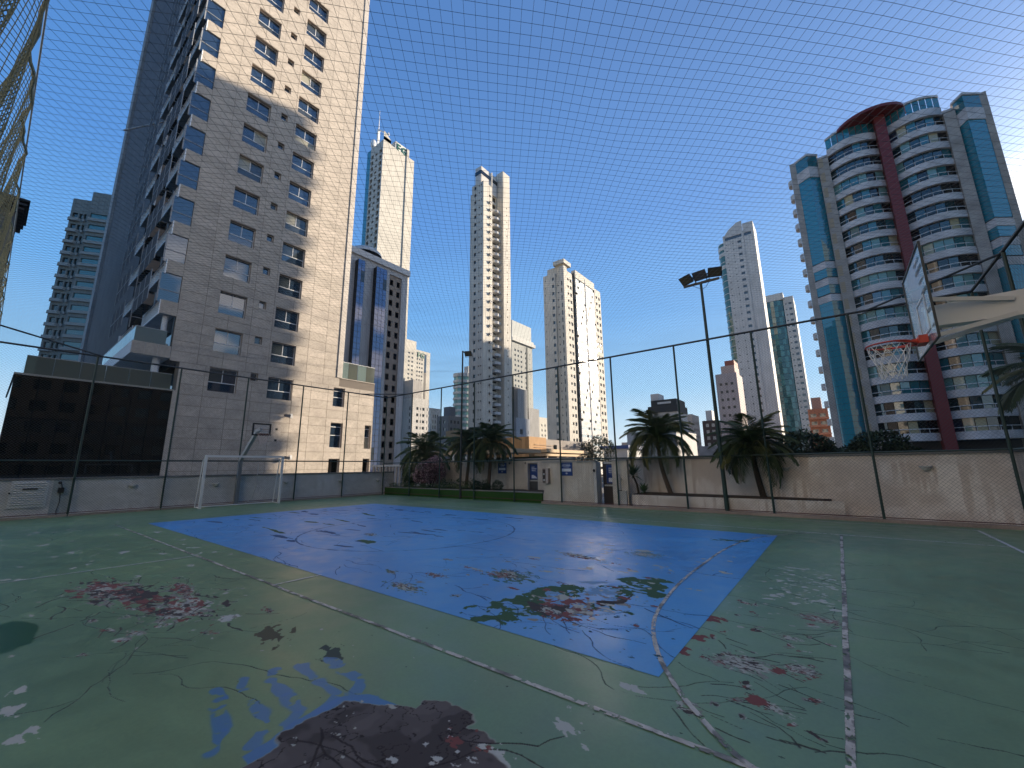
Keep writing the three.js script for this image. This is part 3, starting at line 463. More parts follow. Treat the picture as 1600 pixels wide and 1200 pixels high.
{
  const t = fence('chain_link_fence', 'tall green chain-link fence behind the goal on the left', (u, y, o) => [XL - o * 1, y, ZF + .05 + u], ZN - ZF - .05, [2.5, 5.0, 7.55, 10.08, 12.6], [XL, 0, -7], 1.9);
  part('corner_brace', new MB().tube([XL, FH, -2.3], [XL + 2.5, FH, ZN], .026), MAT.iron, t); part('corner_brace', new MB().tube([XL, FH, -13.0], [XL + 1.9, FH, ZF], .026), MAT.iron, t);
  const f = fence('chain_link_fence', 'tall green chain-link fence along the far side of the court', (u, y, o) => [XL + u, y, ZF - o], XR - XL, Array.from({ length: 11 }, (_, i) => i * 2.445), [-9, 0, ZF], 1.8);
  part('corner_brace', new MB().tube([XR, FH, -12.37], [1.19, FH, ZF], .028), MAT.iron, f);
  fence('chain_link_fence', 'tall chain-link fence on the right behind the near hoop', (u, y, o) => [XR + o, y, ZF + .05 + u], ZN - ZF - .05, [2.5, 5.0, 10.1, 12.6], [XR, 0, -7], 1.8);
}

// ================================================================== court equipment
{ // net stretched over the whole court
  const t = thing('overhead_net', 'square-mesh safety net stretched over the whole court', 'net', [-9, FH, -7.2]), c = .108, mb = new MB(), R = .0019;
  const P = (x, z) => { const u = (x - XL) / (XR - XL), v = (z - ZF) / (ZN - ZF), e = Math.sin(Math.PI * clamp(u)) * Math.sin(Math.PI * clamp(v)), n = fbm(x * .5 + 20, z * .5 + 40, 3) - .5, m = fbm(x * .45 + 70, z * .45 + 10, 3) - .5; return [x + .10 * n * e ** .5, FH - .02 - .16 * e + .34 * m * e ** .6 + .03 * Math.sin(x * 2.1 + z) * e, z + .10 * m * e ** .5]; };
  for (const yaw of [41, -43]) {                       // knotless mesh hung on the diagonal
    const d = [-Math.sin(yaw * D2R), -Math.cos(yaw * D2R)], n = [-d[1], d[0]], ext = 20;
    for (let o = -ext; o <= ext; o += c) {
      const px = -9 + n[0] * o, pz = -7.2 + n[1] * o; let t0 = -60, t1 = 60;
      for (const [p, q, lo, hi] of [[px, d[0], XL, XR], [pz, d[1], ZF, ZN]]) { const u = (lo - p) / q, v = (hi - p) / q; t0 = Math.max(t0, Math.min(u, v)); t1 = Math.min(t1, Math.max(u, v)); }
      if (t1 - t0 < .05) continue; const k = Math.max(2, Math.round((t1 - t0) / .42)); let A = P(px + d[0] * t0, pz + d[1] * t0);
      for (let i = 1; i <= k; i++) { const u = lerp(t0, t1, i / k), B = P(px + d[0] * u, pz + d[1] * u); mb.tube(A, B, R, R, 3, false); A = B; }
    }
  }
  part('net_mesh', mb, MAT.net, t, STUFF);
  part('edge_cable', new MB().tube([XL, FH, ZN], [XR, FH, ZN], .008, .008, 6), MAT.galv, t);
}
{ // side net hanging in folds along the near side
  const t = thing('side_net', 'olive fine-mesh side net hanging in folds at the left edge', 'net', [-12, 0, ZN]), mb = new MB(), R = .0034, top = FH - .05, x0 = -20.8, x1 = -2.2;
  const P = (x, y) => { const d = top - y, f = Math.min(1, .25 + d * .5); return [x + .05 * Math.sin(y * 3 + x), y - .05 * Math.sin(x * .9) * Math.exp(-d), ZN + .03 + f * (.10 * Math.sin(x * 4.1) + .06 * Math.sin(x * 9.7 + 1.3) + .05 * (fbm(x * 1.2 + 30, y * .5 + 3, 3) - .5)) + .10 * d]; };
  for (let x = x0; x <= x1; x += .055) { let a = P(x, top); for (let k = 1; k <= 22; k++) { const b = P(x, lerp(top, 1.2, k / 22)); mb.tube(a, b, R, R, 3, false); a = b; } }
  for (let y = top; y >= 1.2; y -= .055) { let a = P(x0, y); for (let k = 1; k <= 180; k++) { const b = P(lerp(x0, x1, k / 180), y); mb.tube(a, b, R, R, 3, false); a = b; } }
  part('net_mesh', mb, MAT.olive, t, STUFF);
  const hem = []; for (let k = 0; k <= 120; k++) hem.push(P(lerp(x0, x1, k / 120), top)); part('hem_rope', new MB().path(hem, .016, 6), M(.40, .38, .28, .9), t);
}
function floodHead(parent, [x, y, z], yaw, s = 1) {
  const mk = (mb) => mb, c = Math.cos(yaw), n = Math.sin(yaw), tilt = .75, ct = Math.cos(tilt), st = Math.sin(tilt);
  const L = (a, b, d) => { const yy = b * ct - d * st, dd = b * st + d * ct; return [x + a * s * c + dd * s * n, y + yy * s, z - a * s * n + dd * s * c]; };
  const quad8 = (mb, w0, h0, d0, w1, h1, d1) => { const F = [[-1, -1], [1, -1], [1, 1], [-1, 1]], A = F.map(([i, j]) => L(i * w0, j * h0, d0)), B = F.map(([i, j]) => L(i * w1, j * h1, d1)); for (let i = 0; i < 4; i++) { const j = (i + 1) % 4; mb.quad(A[i], A[j], B[j], B[i]); } mb.quad(A[3], A[2], A[1], A[0]).quad(...B); return mb; };
  const h = part('floodlight_head', quad8(quad8(new MB(), .12, .09, -.16, .21, .155, -.03), .21, .155, -.029, .225, .17, .06), M(.05, .045, .04, .45), parent);
  part('lens', quad8(new MB(), .185, .135, .061, .185, .135, .068), coated(.10, .08, .05, 1.6, .12), h);
  part('bracket', new MB().path([L(-.24, -.02, -.02), L(-.24, -.26, -.02), L(.24, -.26, -.02), L(.24, -.02, -.02)], .012 * s, 6), MAT.dark, h);
}
{
  const t = thing('floodlight_pole', 'tall green pole with three dark floodlights on a crossbar', 'floodlight', [-2.97, 0, ZF - .06]);
  part('pole', new MB().tube([-2.97, -.02, ZF - .07], [-3.02, 7.84, ZF - .07], .068, .042, 14), MAT.ironGreen, t); part('crossbar', new MB().bar([-3.6, 7.86, ZF - .07], [-2.42, 7.86, ZF - .07], .07), MAT.dark, t);
  part('cable', new MB().path([[-3.3, 7.82, ZF - .05], [-3.15, 7.70, ZF - .04], [-3.02, 7.62, ZF - .03]], .008).path([[-2.75, 7.82, ZF - .05], [-2.85, 7.66, ZF - .04], [-3.0, 7.58, ZF - .03]], .008), MAT.dark, t);
  floodHead(t, [-3.46, 8.08, ZF + .02], -.5); floodHead(t, [-3.0, 8.12, ZF + .02], -.15); floodHead(t, [-2.53, 8.10, ZF + .02], .35);
  const u = thing('floodlight_pole', 'slim dark pole with a single floodlight above the planter palms', 'floodlight', [-14.9, 0, ZF - .06]);
  part('pole', new MB().tube([-14.9, -.02, ZF - .07], [-14.86, 7.55, ZF - .07], .06, .04, 12), MAT.iron, u); part('arm', new MB().bar([-14.86, 7.53, ZF - .07], [-14.5, 7.30, ZF - .02], .05), MAT.dark, u);
  floodHead(u, [-14.36, 7.30, ZF + .02], .5, .85);
}
{ // futsal goal
  const x = -20.35, z0 = -5.67, z1 = -8.66, h = 2.08, t = thing('futsal_goal', 'white tubular goal frame standing before the low wall', 'goal', [x, 0, (z0 + z1) / 2]), R = .042;
  part('post', new MB().bar([x, 0.002, z0], [x, h + .05, z0], .085), MAT.whitePaint, t); part('post', new MB().bar([x, .002, z1], [x, h + .03, z1], .085), MAT.whitePaint, t); part('crossbar', new MB().bar([x, h, z0 - .043], [x, h, z1 + .043], .085), MAT.whitePaint, t);
  for (const z of [z0, z1]) part('side_frame', new MB().path([[x, h - .05, z], [x - .32, h - .16, z], [x - .62, .03, z], [x, .03, z]], .022, 8), MAT.whitePaint, t);
  part('ground_bar', new MB().tube([x - .62, .03, z0], [x - .62, .03, z1], .022), MAT.whitePaint, t);
  part('net_hook_bar', new MB().path([[x - .28, 1.75, -7.75], [x - .32, .9, -7.78], [x - .5, .25, -7.72], [x - .62, .05, -7.5]], .018, 6), M(.4, .4, .4, .7), t);
}
function hoopNet(parent, c, r, hgt, mat, n = 12) {
  const rings = [[1, 0], [.94, .2], [.8, .42], [.66, .62], [.58, .8], [.54, 1]], mb = new MB(), w = rngOf(9);
  const P = (i, k) => { const a = (i + (k % 2) * .5) / n * 2 * Math.PI, q = rings[k], j = .02 * (w() - .5); return [c[0] + (r * q[0] + j) * Math.cos(a), c[1] - hgt * q[1] + j, c[2] + (r * q[0]) * Math.sin(a)]; };
  const G = rings.map((_, k) => Array.from({ length: n }, (_, i) => P(i, k)));
  for (let k = 0; k + 1 < rings.length; k++) for (let i = 0; i < n; i++) { mb.tube(G[k][i], G[k + 1][i], .0045, .0045, 4, false); mb.tube(G[k][i], G[k + 1][(i + (k % 2 ? 1 : n - 1)) % n], .0045, .0045, 4, false); }
  part('net', mb, mat, parent);
}
const torus = (c, r, q, n = 28) => { const pts = []; for (let i = 0; i <= n; i++) { const a = i / n * 2 * Math.PI; pts.push([c[0] + r * Math.cos(a), c[1], c[2] + r * Math.sin(a)]); } return new MB().path(pts, q, 8); };
{
  const t = thing('basketball_hoop', 'small far basketball hoop with black-framed backboard above the goal', 'basketball hoop', [XL + .1, 0, -7.2]);
  part('pole', new MB().bar([XL + .10, 0, -7.2], [XL + .10, 1.98, -7.2], .14), M(.16, .18, .20, .55), t); part('arm', new MB().bar([XL + .10, 1.95, -7.2], [-19.6, 3.20, -7.2], .13, .15).bar([-19.66, 3.2, -7.2], [-19.23, 3.2, -7.2], .12, .13), M(.40, .40, .39, .6), t);
  const clear = new THREE.MeshPhysicalMaterial({ transmission: .85, thickness: 0, roughness: .1, ior: 1.45, side: THREE.DoubleSide }); const b = part('backboard', new MB().quad([-19.2, 2.96, -7.52], [-19.2, 2.96, -6.86], [-19.2, 3.42, -6.86], [-19.2, 3.42, -7.52]), clear, t);
  part('frame', new MB().box(-19.22, 2.93, -7.55, -19.16, 2.98, -6.83).box(-19.22, 3.40, -7.55, -19.16, 3.45, -6.83).box(-19.22, 2.98, -7.55, -19.16, 3.40, -7.50).box(-19.22, 2.98, -6.88, -19.16, 3.40, -6.83), MAT.black, b); part('target_line', new MB().box(-19.188, 3.2, -7.5, -19.182, 3.215, -6.88), M(.2, .12, .08, .6), b);
  part('rim', torus([-18.93, 2.98, -7.2], .225, .017), M(.09, .03, .02, .5), t); part('rim_bracket', new MB().box(-19.186, 2.93, -7.28, -19.12, 3.02, -7.12), M(.09, .03, .02, .5), t); hoopNet(t, [-18.93, 2.98, -7.2], .22, .42, M(.62, .52, .48, .9));
}
{
  const t = thing('basketball_hoop', 'near basketball hoop with clear backboard and red rim at the right', 'basketball hoop', [3.0, 0, -7.2]), bx = 1.10;
  part('pole', new MB().bar([3.0, 0, -7.2], [3.0, 3.5, -7.2], .2), M(.60, .58, .55, .6), t);
  const arm = new MB(), A = [[1.13, 3.20], [1.13, 3.46], [3.1, 3.50], [3.1, 3.14]], zz = [-7.29, -7.11];
  arm.quad(...A.map(([x, y]) => [x, y, zz[1]])).quad(...A.map(([x, y]) => [x, y, zz[0]])); for (let i = 0; i < 4; i++) { const a = A[i], b = A[(i + 1) % 4]; arm.quad([a[0], a[1], zz[0]], [b[0], b[1], zz[0]], [b[0], b[1], zz[1]], [a[0], a[1], zz[1]]); }
  part('arm', arm, M(.68, .66, .63, .6), t); 
  for (const [y, z] of [[3.52, -6.98], [3.52, -7.42], [3.04, -6.98], [3.04, -7.42]]) part('strut', new MB().bar([bx + .03, y, z], [1.85, y > 3.4 ? 3.38 : 3.2, z > -7.2 ? -7.10 : -7.30], .03, .05), M(.64, .62, .59, .6), t);
  const glass = new THREE.MeshPhysicalMaterial({ transmission: .82, thickness: 0, roughness: .18, ior: 1.45, side: THREE.DoubleSide }); glass.color.setRGB(.90, .95, .93);
  const b = part('backboard', new MB().quad([bx, 2.96, -8.06], [bx, 2.96, -6.56], [bx, 4.12, -6.56], [bx, 4.12, -8.06]), glass, t);
  part('edge_trim', new MB().box(bx - .012, 2.94, -6.575, bx + .012, 4.14, -6.555).box(bx - .012, 2.94, -8.065, bx + .012, 4.14, -8.045).box(bx - .012, 2.94, -8.045, bx + .012, 2.955, -6.575).box(bx - .012, 4.125, -8.045, bx + .012, 4.14, -6.575), M(.05, .055, .055, .5), b);
  { const mb = new MB(), r = rngOf(4); for (const [y, z0, z1, h] of [[3.98, -6.75, -7.05, .035], [3.86, -6.68, -7.05, .05], [3.72, -6.70, -7.0, .03], [3.56, -6.66, -6.98, .055], [3.30, -6.66, -6.86, .05], [3.10, -6.64, -6.78, .035]]) for (let z = z0; z > z1;) { const w = .018 + .03 * r(); mb.quad([bx - .006, y, z], [bx - .006, y, z - w], [bx - .006, y + h, z - w], [bx - .006, y + h, z]); z -= w + .014; } part('lettering', mb, M(.07, .08, .08, .6), b); }
  part('target_square', new MB().box(bx - .008, 3.12, -7.48, bx - .004, 3.15, -6.9).box(bx - .008, 3.55, -7.48, bx - .004, 3.58, -6.9).box(bx - .008, 3.15, -7.48, bx - .004, 3.55, -7.45).box(bx - .008, 3.15, -6.93, bx - .004, 3.55, -6.9), M(.72, .74, .72, .6), b);
  part('rim_bracket', new MB().box(bx - .10, 3.0, -7.30, bx - .013, 3.10, -7.06).box(bx - .16, 3.03, -7.25, bx - .10, 3.07, -7.11), MAT.red, t); part('rim', torus([.72, 3.05, -7.18], .228, .011), MAT.red, t); part('rim_brace', new MB().bar([bx - .1, 3.02, -7.27], [.78, 3.045, -7.40], .02).bar([bx - .1, 3.02, -7.09], [.78, 3.045, -6.96], .02), MAT.red, t);
  hoopNet(t, [.72, 3.05, -7.18], .222, .45, M(.78, .76, .72, .9), 12);
}

// ================================================================== plants
const LEAF = { palm: M(.085, .12, .038, .5), palmDark: M(.055, .085, .03, .55), palmOlive: M(.15, .15, .05, .55), bush: M(.055, .095, .03, .7), bushDark: M(.032, .055, .02, .75), hedge: M(.08, .13, .045, .7), yucca: M(.10, .17, .075, .5), blossom: M(.72, .46, .49, .7), plum: M(.13, .05, .06, .7), trunk: M(.12, .085, .06, .95, { bump: grainA, bumpScale: .02 }), trunkDark: M(.05, .035, .025, .95, { bump: grainA, bumpScale: .02 }) };
function frondGeom(len, seed, droop) {
  const r = rngOf(seed), mb = new MB(), N = 30, C = (t) => [len * (t - .18 * t * t * droop), len * (.62 * t - (.50 + .40 * droop) * t * t), 0], pts = [];
  for (let i = 0; i <= 10; i++) pts.push(C(i / 10));
  mb.path(pts, pts.map((_, i) => .018 * (1 - i / 12)), 4);
  for (let i = 3; i <= N; i++) for (const s of [-1, 1]) {
    const t = i / N, p = C(t), q = C(Math.min(1, t + .02)), l = len * .36 * Math.sin(Math.PI * (.14 + .80 * t)) * (.8 + .35 * r()), dx = q[0] - p[0], dy = q[1] - p[1], m = Math.hypot(dx, dy) || 1, fw = .62 + .25 * t, sd = 1 - .35 * t, dn = -.25 - .5 * r() * droop;
    const d = V(dx / m * fw, dy / m * fw + dn * .55, s * sd).normalize(), tip = [p[0] + d.x * l, p[1] + d.y * l - .10 * l, p[2] + d.z * l], mid = [p[0] + d.x * l * .5, p[1] + d.y * l * .5 + .02 * l, p[2] + d.z * l * .5], w = .016 * len * .8;
    mb.tri([p[0] - w * .5, p[1], p[2]], [p[0] + w * .5, p[1], p[2]], [mid[0] + w, mid[1], mid[2]]).tri([p[0] - w * .5, p[1], p[2]], [mid[0] + w, mid[1], mid[2]], [mid[0] - w, mid[1], mid[2]]).tri([mid[0] - w, mid[1], mid[2]], [mid[0] + w, mid[1], mid[2]], tip);
  }
  return mb.geom();
}
const FROND = [0, 1, 2, 3, 4, 5].map((k) => frondGeom(1, 100 + k, .55 + .18 * k));
function palm(label, base, top, len, n, m, trunkR, seed, trunkMat = LEAF.trunk, lean = 0) {
  const t = thing('palm_tree', label, 'palm tree', base), r = rngOf(seed), pts = [], rad = [];
  for (let i = 0; i <= 8; i++) { const u = i / 8; pts.push([lerp(base[0], top[0], u) + lean * Math.sin(Math.PI * u), lerp(base[1], top[1], u), lerp(base[2], top[2], u)]); rad.push(trunkR * (1.15 - .35 * u) * (i > 6 ? 1.35 : 1)); }
  const mb = new MB(); for (let i = 0; i < 8; i++) for (let k = 0; k < 3; k++) { const a = pts[i].map((v, q) => lerp(v, pts[i + 1][q], k / 3)), b = pts[i].map((v, q) => lerp(v, pts[i + 1][q], (k + 1) / 3)), q = lerp(rad[i], rad[i + 1], k / 3); mb.tube(a, b, q * 1.10, q * .90, 9, false); }
  part('trunk', mb, trunkMat, t); const o = originOf(t);
  for (let i = 0; i < n; i++) {
    const u = i / n, f = new THREE.Mesh(FROND[Math.min(5, Math.floor(u * 6))], r() < .22 ? LEAF.palmOlive : m); f.name = 'frond'; f.castShadow = f.receiveShadow = true;
    f.position.set(top[0] - o[0], top[1] - o[1] + .05 * (1 - u), top[2] - o[2]); f.rotation.set(0, i * 2.399 + .4 * (r() - .5), lerp(.95, -.55, u) + .25 * (r() - .5), 'YZX'); f.scale.setScalar(len * (.82 + .3 * r())); t.add(f);
  }
  return t;
}
palm('low bushy palm behind the flowering shrub at the left of the planter', [-19.7, .37, -16.5], [-19.6, 2.25, -16.5], 2.0, 46, LEAF.palm, .13, 31);
palm('palm in the planter left of the slim floodlight pole trunk leaning right', [-16.05, .37, -16.4], [-15.75, 2.6, -16.4], 1.7, 42, LEAF.palmDark, .085, 32);
palm('straight-trunked palm in the planter right of the slim floodlight pole', [-14.35, .37, -16.3], [-14.1, 2.65, -16.3], 1.6, 42, LEAF.palmDark, .09, 33);
palm('curved palm with a full crown behind the pale concrete planter', [-5.02, .5, -15.9], [-5.35, 2.5, -15.9], 1.55, 56, LEAF.palm, .075, 34, LEAF.trunk, -.10);
palm('short dark palm leaning against the stained wall by the tall floodlight pole', [-2.02, .5, -15.55], [-2.2, 2.02, -15.55], 1.45, 56, LEAF.palmDark, .085, 35, LEAF.trunkDark, -.02);
palm('palm crown reaching in at the right edge beyond the fence corner', [5.3, -.5, -17.2], [5.1, 3.6, -17.2], 1.7, 34, LEAF.palmDark, .11, 36, LEAF.trunkDark);

function leafCloud(mb, [x, y, z], [rx, ry, rz], n, s, seed, shell = .55) {
  const r = rngOf(seed);
  for (let i = 0; i < n; i++) {
    const a = r() * 2 * Math.PI, c = 2 * r() - 1, q = Math.sqrt(1 - c * c), d = [q * Math.cos(a), c, q * Math.sin(a)], lump = .72 + .55 * fbm(d[0] * 2.2 + seed + 20, d[1] * 2.2 + d[2] * 2.2 + 20, 2), k = lump * (shell + (1 - shell) * Math.sqrt(r()));
    const p = [x + d[0] * rx * k, y + d[1] * ry * k, z + d[2] * rz * k], th = r() * 6.28, ph = r() * 1.4 - .3, l = s * (.6 + .8 * r()), e = [Math.cos(th) * Math.cos(ph) * l, Math.sin(ph) * l, Math.sin(th) * Math.cos(ph) * l], w = [-Math.sin(th) * l * .32, (r() - .5) * l * .3, Math.cos(th) * l * .32];
    mb.quad([p[0] - e[0], p[1] - e[1], p[2] - e[2]], [p[0] + w[0], p[1] + w[1], p[2] + w[2]], [p[0] + e[0], p[1] + e[1], p[2] + e[2]], [p[0] - w[0], p[1] - w[1], p[2] - w[2]]);
  }
  return mb;
}
function shrub(name, label, cat, base, balls, n, s, m, seed, stems = 3) {
  const t = thing(name, label, cat, base), mb = new MB(), st = new MB(), r = rngOf(seed);
  balls.forEach((b, i) => leafCloud(mb, b[0], b[1], Math.round(n * b[1][0] * b[1][1] / (balls[0][1][0] * balls[0][1][1])), s, seed + i * 13));
  for (let i = 0; i < stems; i++) { const b = balls[i % balls.length][0]; st.path([[base[0] + (r() - .5) * .1, base[1] - .02, base[2] + (r() - .5) * .1], [lerp(base[0], b[0], .5) + (r() - .5) * .1, lerp(base[1], b[1], .5), lerp(base[2], b[2], .5)], [b[0], b[1], b[2]]], [.035, .025, .012], 6); }
  part('trunk', st, LEAF.trunkDark, t); part('crown', mb, m, t); return t;
}
{
  const t = shrub('flowering_shrub', 'round shrub covered in pink blossom in the turf planter', 'shrub', [-18.35, .37, -15.9], [[[-18.4, 1.25, -15.9], [.85, .62, .8]], [[-18.0, 1.65, -15.9], [.5, .5, .5]], [[-18.9, 1.0, -15.8], [.55, .42, .5]], [[-17.75, 1.15, -15.8], [.5, .5, .5]]], 1500, .055, LEAF.plum, 51, 6);
  const f = new MB(); leafCloud(f, [-18.4, 1.28, -15.85], [.95, .70, .88], 1500, .05, 52, .8); leafCloud(f, [-18.0, 1.65, -15.88], [.58, .54, .55], 600, .05, 53, .8); leafCloud(f, [-18.9, 1.0, -15.75], [.62, .47, .55], 600, .05, 54, .8); part('blossom', f, LEAF.blossom, t);
  shrub('shrub', 'dark leafy shrub beside the low bushy palm', 'shrub', [-20.0, .37, -16.0], [[[-20.0, 1.0, -16.0], [.6, .5, .5]], [[-20.35, .75, -15.9], [.45, .35, .4]]], 1400, .07, LEAF.bush, 61);
  [[-14.2, .27, 'leftmost of three clipped round bushes in the planter'], [-13.55, .22, 'smallest clipped round bush in the middle of three'], [-12.85, .28, 'rightmost clipped round bush near the planter end']].forEach(([x, q, l], i) => shrub('clipped_bush', l, 'bush', [x, .37, -15.25], [[[x, .40 + q * .85, -15.25], [q, q * .92, q]]], 1500, .035, LEAF.bushDark, 70 + i, 1));
  const h = new MB(); for (let k = 0; k < 30; k++) leafCloud(h, [-20.9 + k * .225, .50 + .05 * Math.sin(k * 2.1), -15.2 + .1 * Math.sin(k)], [.22, .16, .2], 120, .045, 200 + k); const hp = single('hedge', h, LEAF.hedge, 'low loose hedge along the front of the turf planter', 'hedge', undefined, [-17.5, .37, -15.2]); hp.userData.kind = 'stuff';
  const g = new MB(); for (let k = 0; k < 16; k++) leafCloud(g, [-17.3 + k * .2, .62 + .1 * Math.sin(k * 1.3), -15.9 + .15 * Math.sin(k * 2)], [.24, .26, .22], 90, .06, 260 + k); const gp = single('ground_cover', g, LEAF.bush, 'taller dark ground cover under the palms', 'plants', undefined, [-16, .37, -15.9]); gp.userData.kind = 'stuff';
}
function yucca(label, base, top, len, n, seed) {
  const t = thing('yucca_plant', label, 'yucca', base), r = rngOf(seed); part('stem', new MB().path([base, [lerp(base[0], top[0], .5) + .04, lerp(base[1], top[1], .5), base[2]], top], [.05, .04, .035], 8), LEAF.trunk, t);
  for (let i = 0; i < n; i++) { const a = i * 2.4, u = i / n, el = lerp(1.35, -.25, u) + .2 * (r() - .5), l = len * (.8 + .3 * r()), d = [Math.cos(a) * Math.cos(el), Math.sin(el), Math.sin(a) * Math.cos(el)], s = [-Math.sin(a), 0, Math.cos(a)], w = .036, mb = new MB(), q = (k, o, dr) => [top[0] + d[0] * l * k + s[0] * o, top[1] + d[1] * l * k - dr, top[2] + d[2] * l * k + s[2] * o]; mb.quad(q(0, -w * .6, 0), q(0, w * .6, 0), q(.5, w, 0), q(.5, -w, 0)).tri(q(.5, -w, 0), q(.5, w, 0), q(1, 0, .06 * l)); part('leaf', mb, LEAF.yucca, t); }
}
yucca('tall yucca with spiky head at the planter corner', [-6.12, .48, -15.6], [-6.30, 1.15, -15.6], .58, 64, 81); yucca('small stemless yucca beside the tall one', [-5.85, .48, -15.45], [-5.85, .56, -15.45], .40, 36, 82);
// trees beyond the stained wall
function tree(label, base, balls, n, s, m, seed) { const t = shrub('broadleaf_tree', label, 'tree', base, balls, n, s, m, seed, 4); return t; }
tree('dark rounded tree behind the stained wall right of the short palm', [-.95, -3.1, -20.5], [[[-.95, 2.05, -20.5], [1.15, .8, 1.0]], [[-1.7, 1.75, -20.2], [.7, .5, .7]], [[-.2, 1.75, -20.4], [.7, .45, .7]]], 2600, .12, LEAF.bushDark, 91);
tree('dark bushy tree behind the stained wall in front of the blue glass', [1.3, -3.1, -22], [[[1.3, 2.1, -22], [1.1, .7, 1]], [[.6, 1.85, -21.8], [.6, .45, .6]], [[2.0, 1.8, -22], [.7, .4, .7]]], 2400, .12, LEAF.bushDark, 95);
tree('dark low tree behind the stained wall left of the tall floodlight pole', [-4.2, -3.1, -22], [[[-4.0, 1.5, -22], [.9, .5, .8]], [[-3.0, 1.7, -22], [.9, .6, .8]]], 1800, .12, LEAF.bushDark, 98);
tree('sparse grey-green tree in front of the bright mid tower', [-24.5, -3.1, -50], [[[-24.5, 3.6, -50], [2.2, 1.8, 2]], [[-27, 3.0, -50], [2.0, 1.3, 1.8]]], 1500, .22, M(.06, .075, .05, .8), 99);

// ================================================================== buildings
const GLASS = { blue: coated(.020, .035, .06, 2.3), dark: coated(.012, .013, .014, 1.75), black: coated(.008, .007, .006, 1.62, .02), teal: coated(.025, .14, .16, 2.0), tealDeep: coated(.02, .20, .26, 2.0), tealDark: coated(.012, .035, .04, 1.9), cobalt: coated(.012, .05, .22, 2.2), curtain: coated(.36, .34, .26, 1.6), curtainTeal: coated(.16, .30, .28, 1.7), cream: coated(.42, .38, .24, 1.55), smoke: coated(.05, .06, .065, 1.9) };
const railGlass = new THREE.MeshPhysicalMaterial({ transmission: .75, thickness: 0, roughness: .05, ior: 1.5, side: THREE.DoubleSide }); railGlass.color.setRGB(.55, .66, .62);
const railDark = new THREE.MeshPhysicalMaterial({ transmission: .55, thickness: 0, roughness: .05, ior: 1.5, side: THREE.DoubleSide }); railDark.color.setRGB(.22, .24, .20);
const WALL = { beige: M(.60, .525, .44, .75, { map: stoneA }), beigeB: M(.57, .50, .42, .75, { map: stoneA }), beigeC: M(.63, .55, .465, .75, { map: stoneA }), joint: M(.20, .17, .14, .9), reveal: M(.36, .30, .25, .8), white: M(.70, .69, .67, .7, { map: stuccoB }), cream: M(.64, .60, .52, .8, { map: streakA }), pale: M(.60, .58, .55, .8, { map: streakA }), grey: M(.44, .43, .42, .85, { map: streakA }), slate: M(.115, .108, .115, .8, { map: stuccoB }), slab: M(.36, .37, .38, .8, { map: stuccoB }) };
const rectMinus = (rects, h) => rects.flatMap((r) => { const [a, b, c, d] = r, [e, f, g, i] = h; if (e >= b || f <= a || g >= d || i <= c) return [r]; const o = []; if (e > a) o.push([a, e, c, d]); if (f < b) o.push([f, b, c, d]); const l = Math.max(a, e), m = Math.min(b, f); if (g > c) o.push([l, m, c, g]); if (i < d) o.push([l, m, i, d]); return o; });

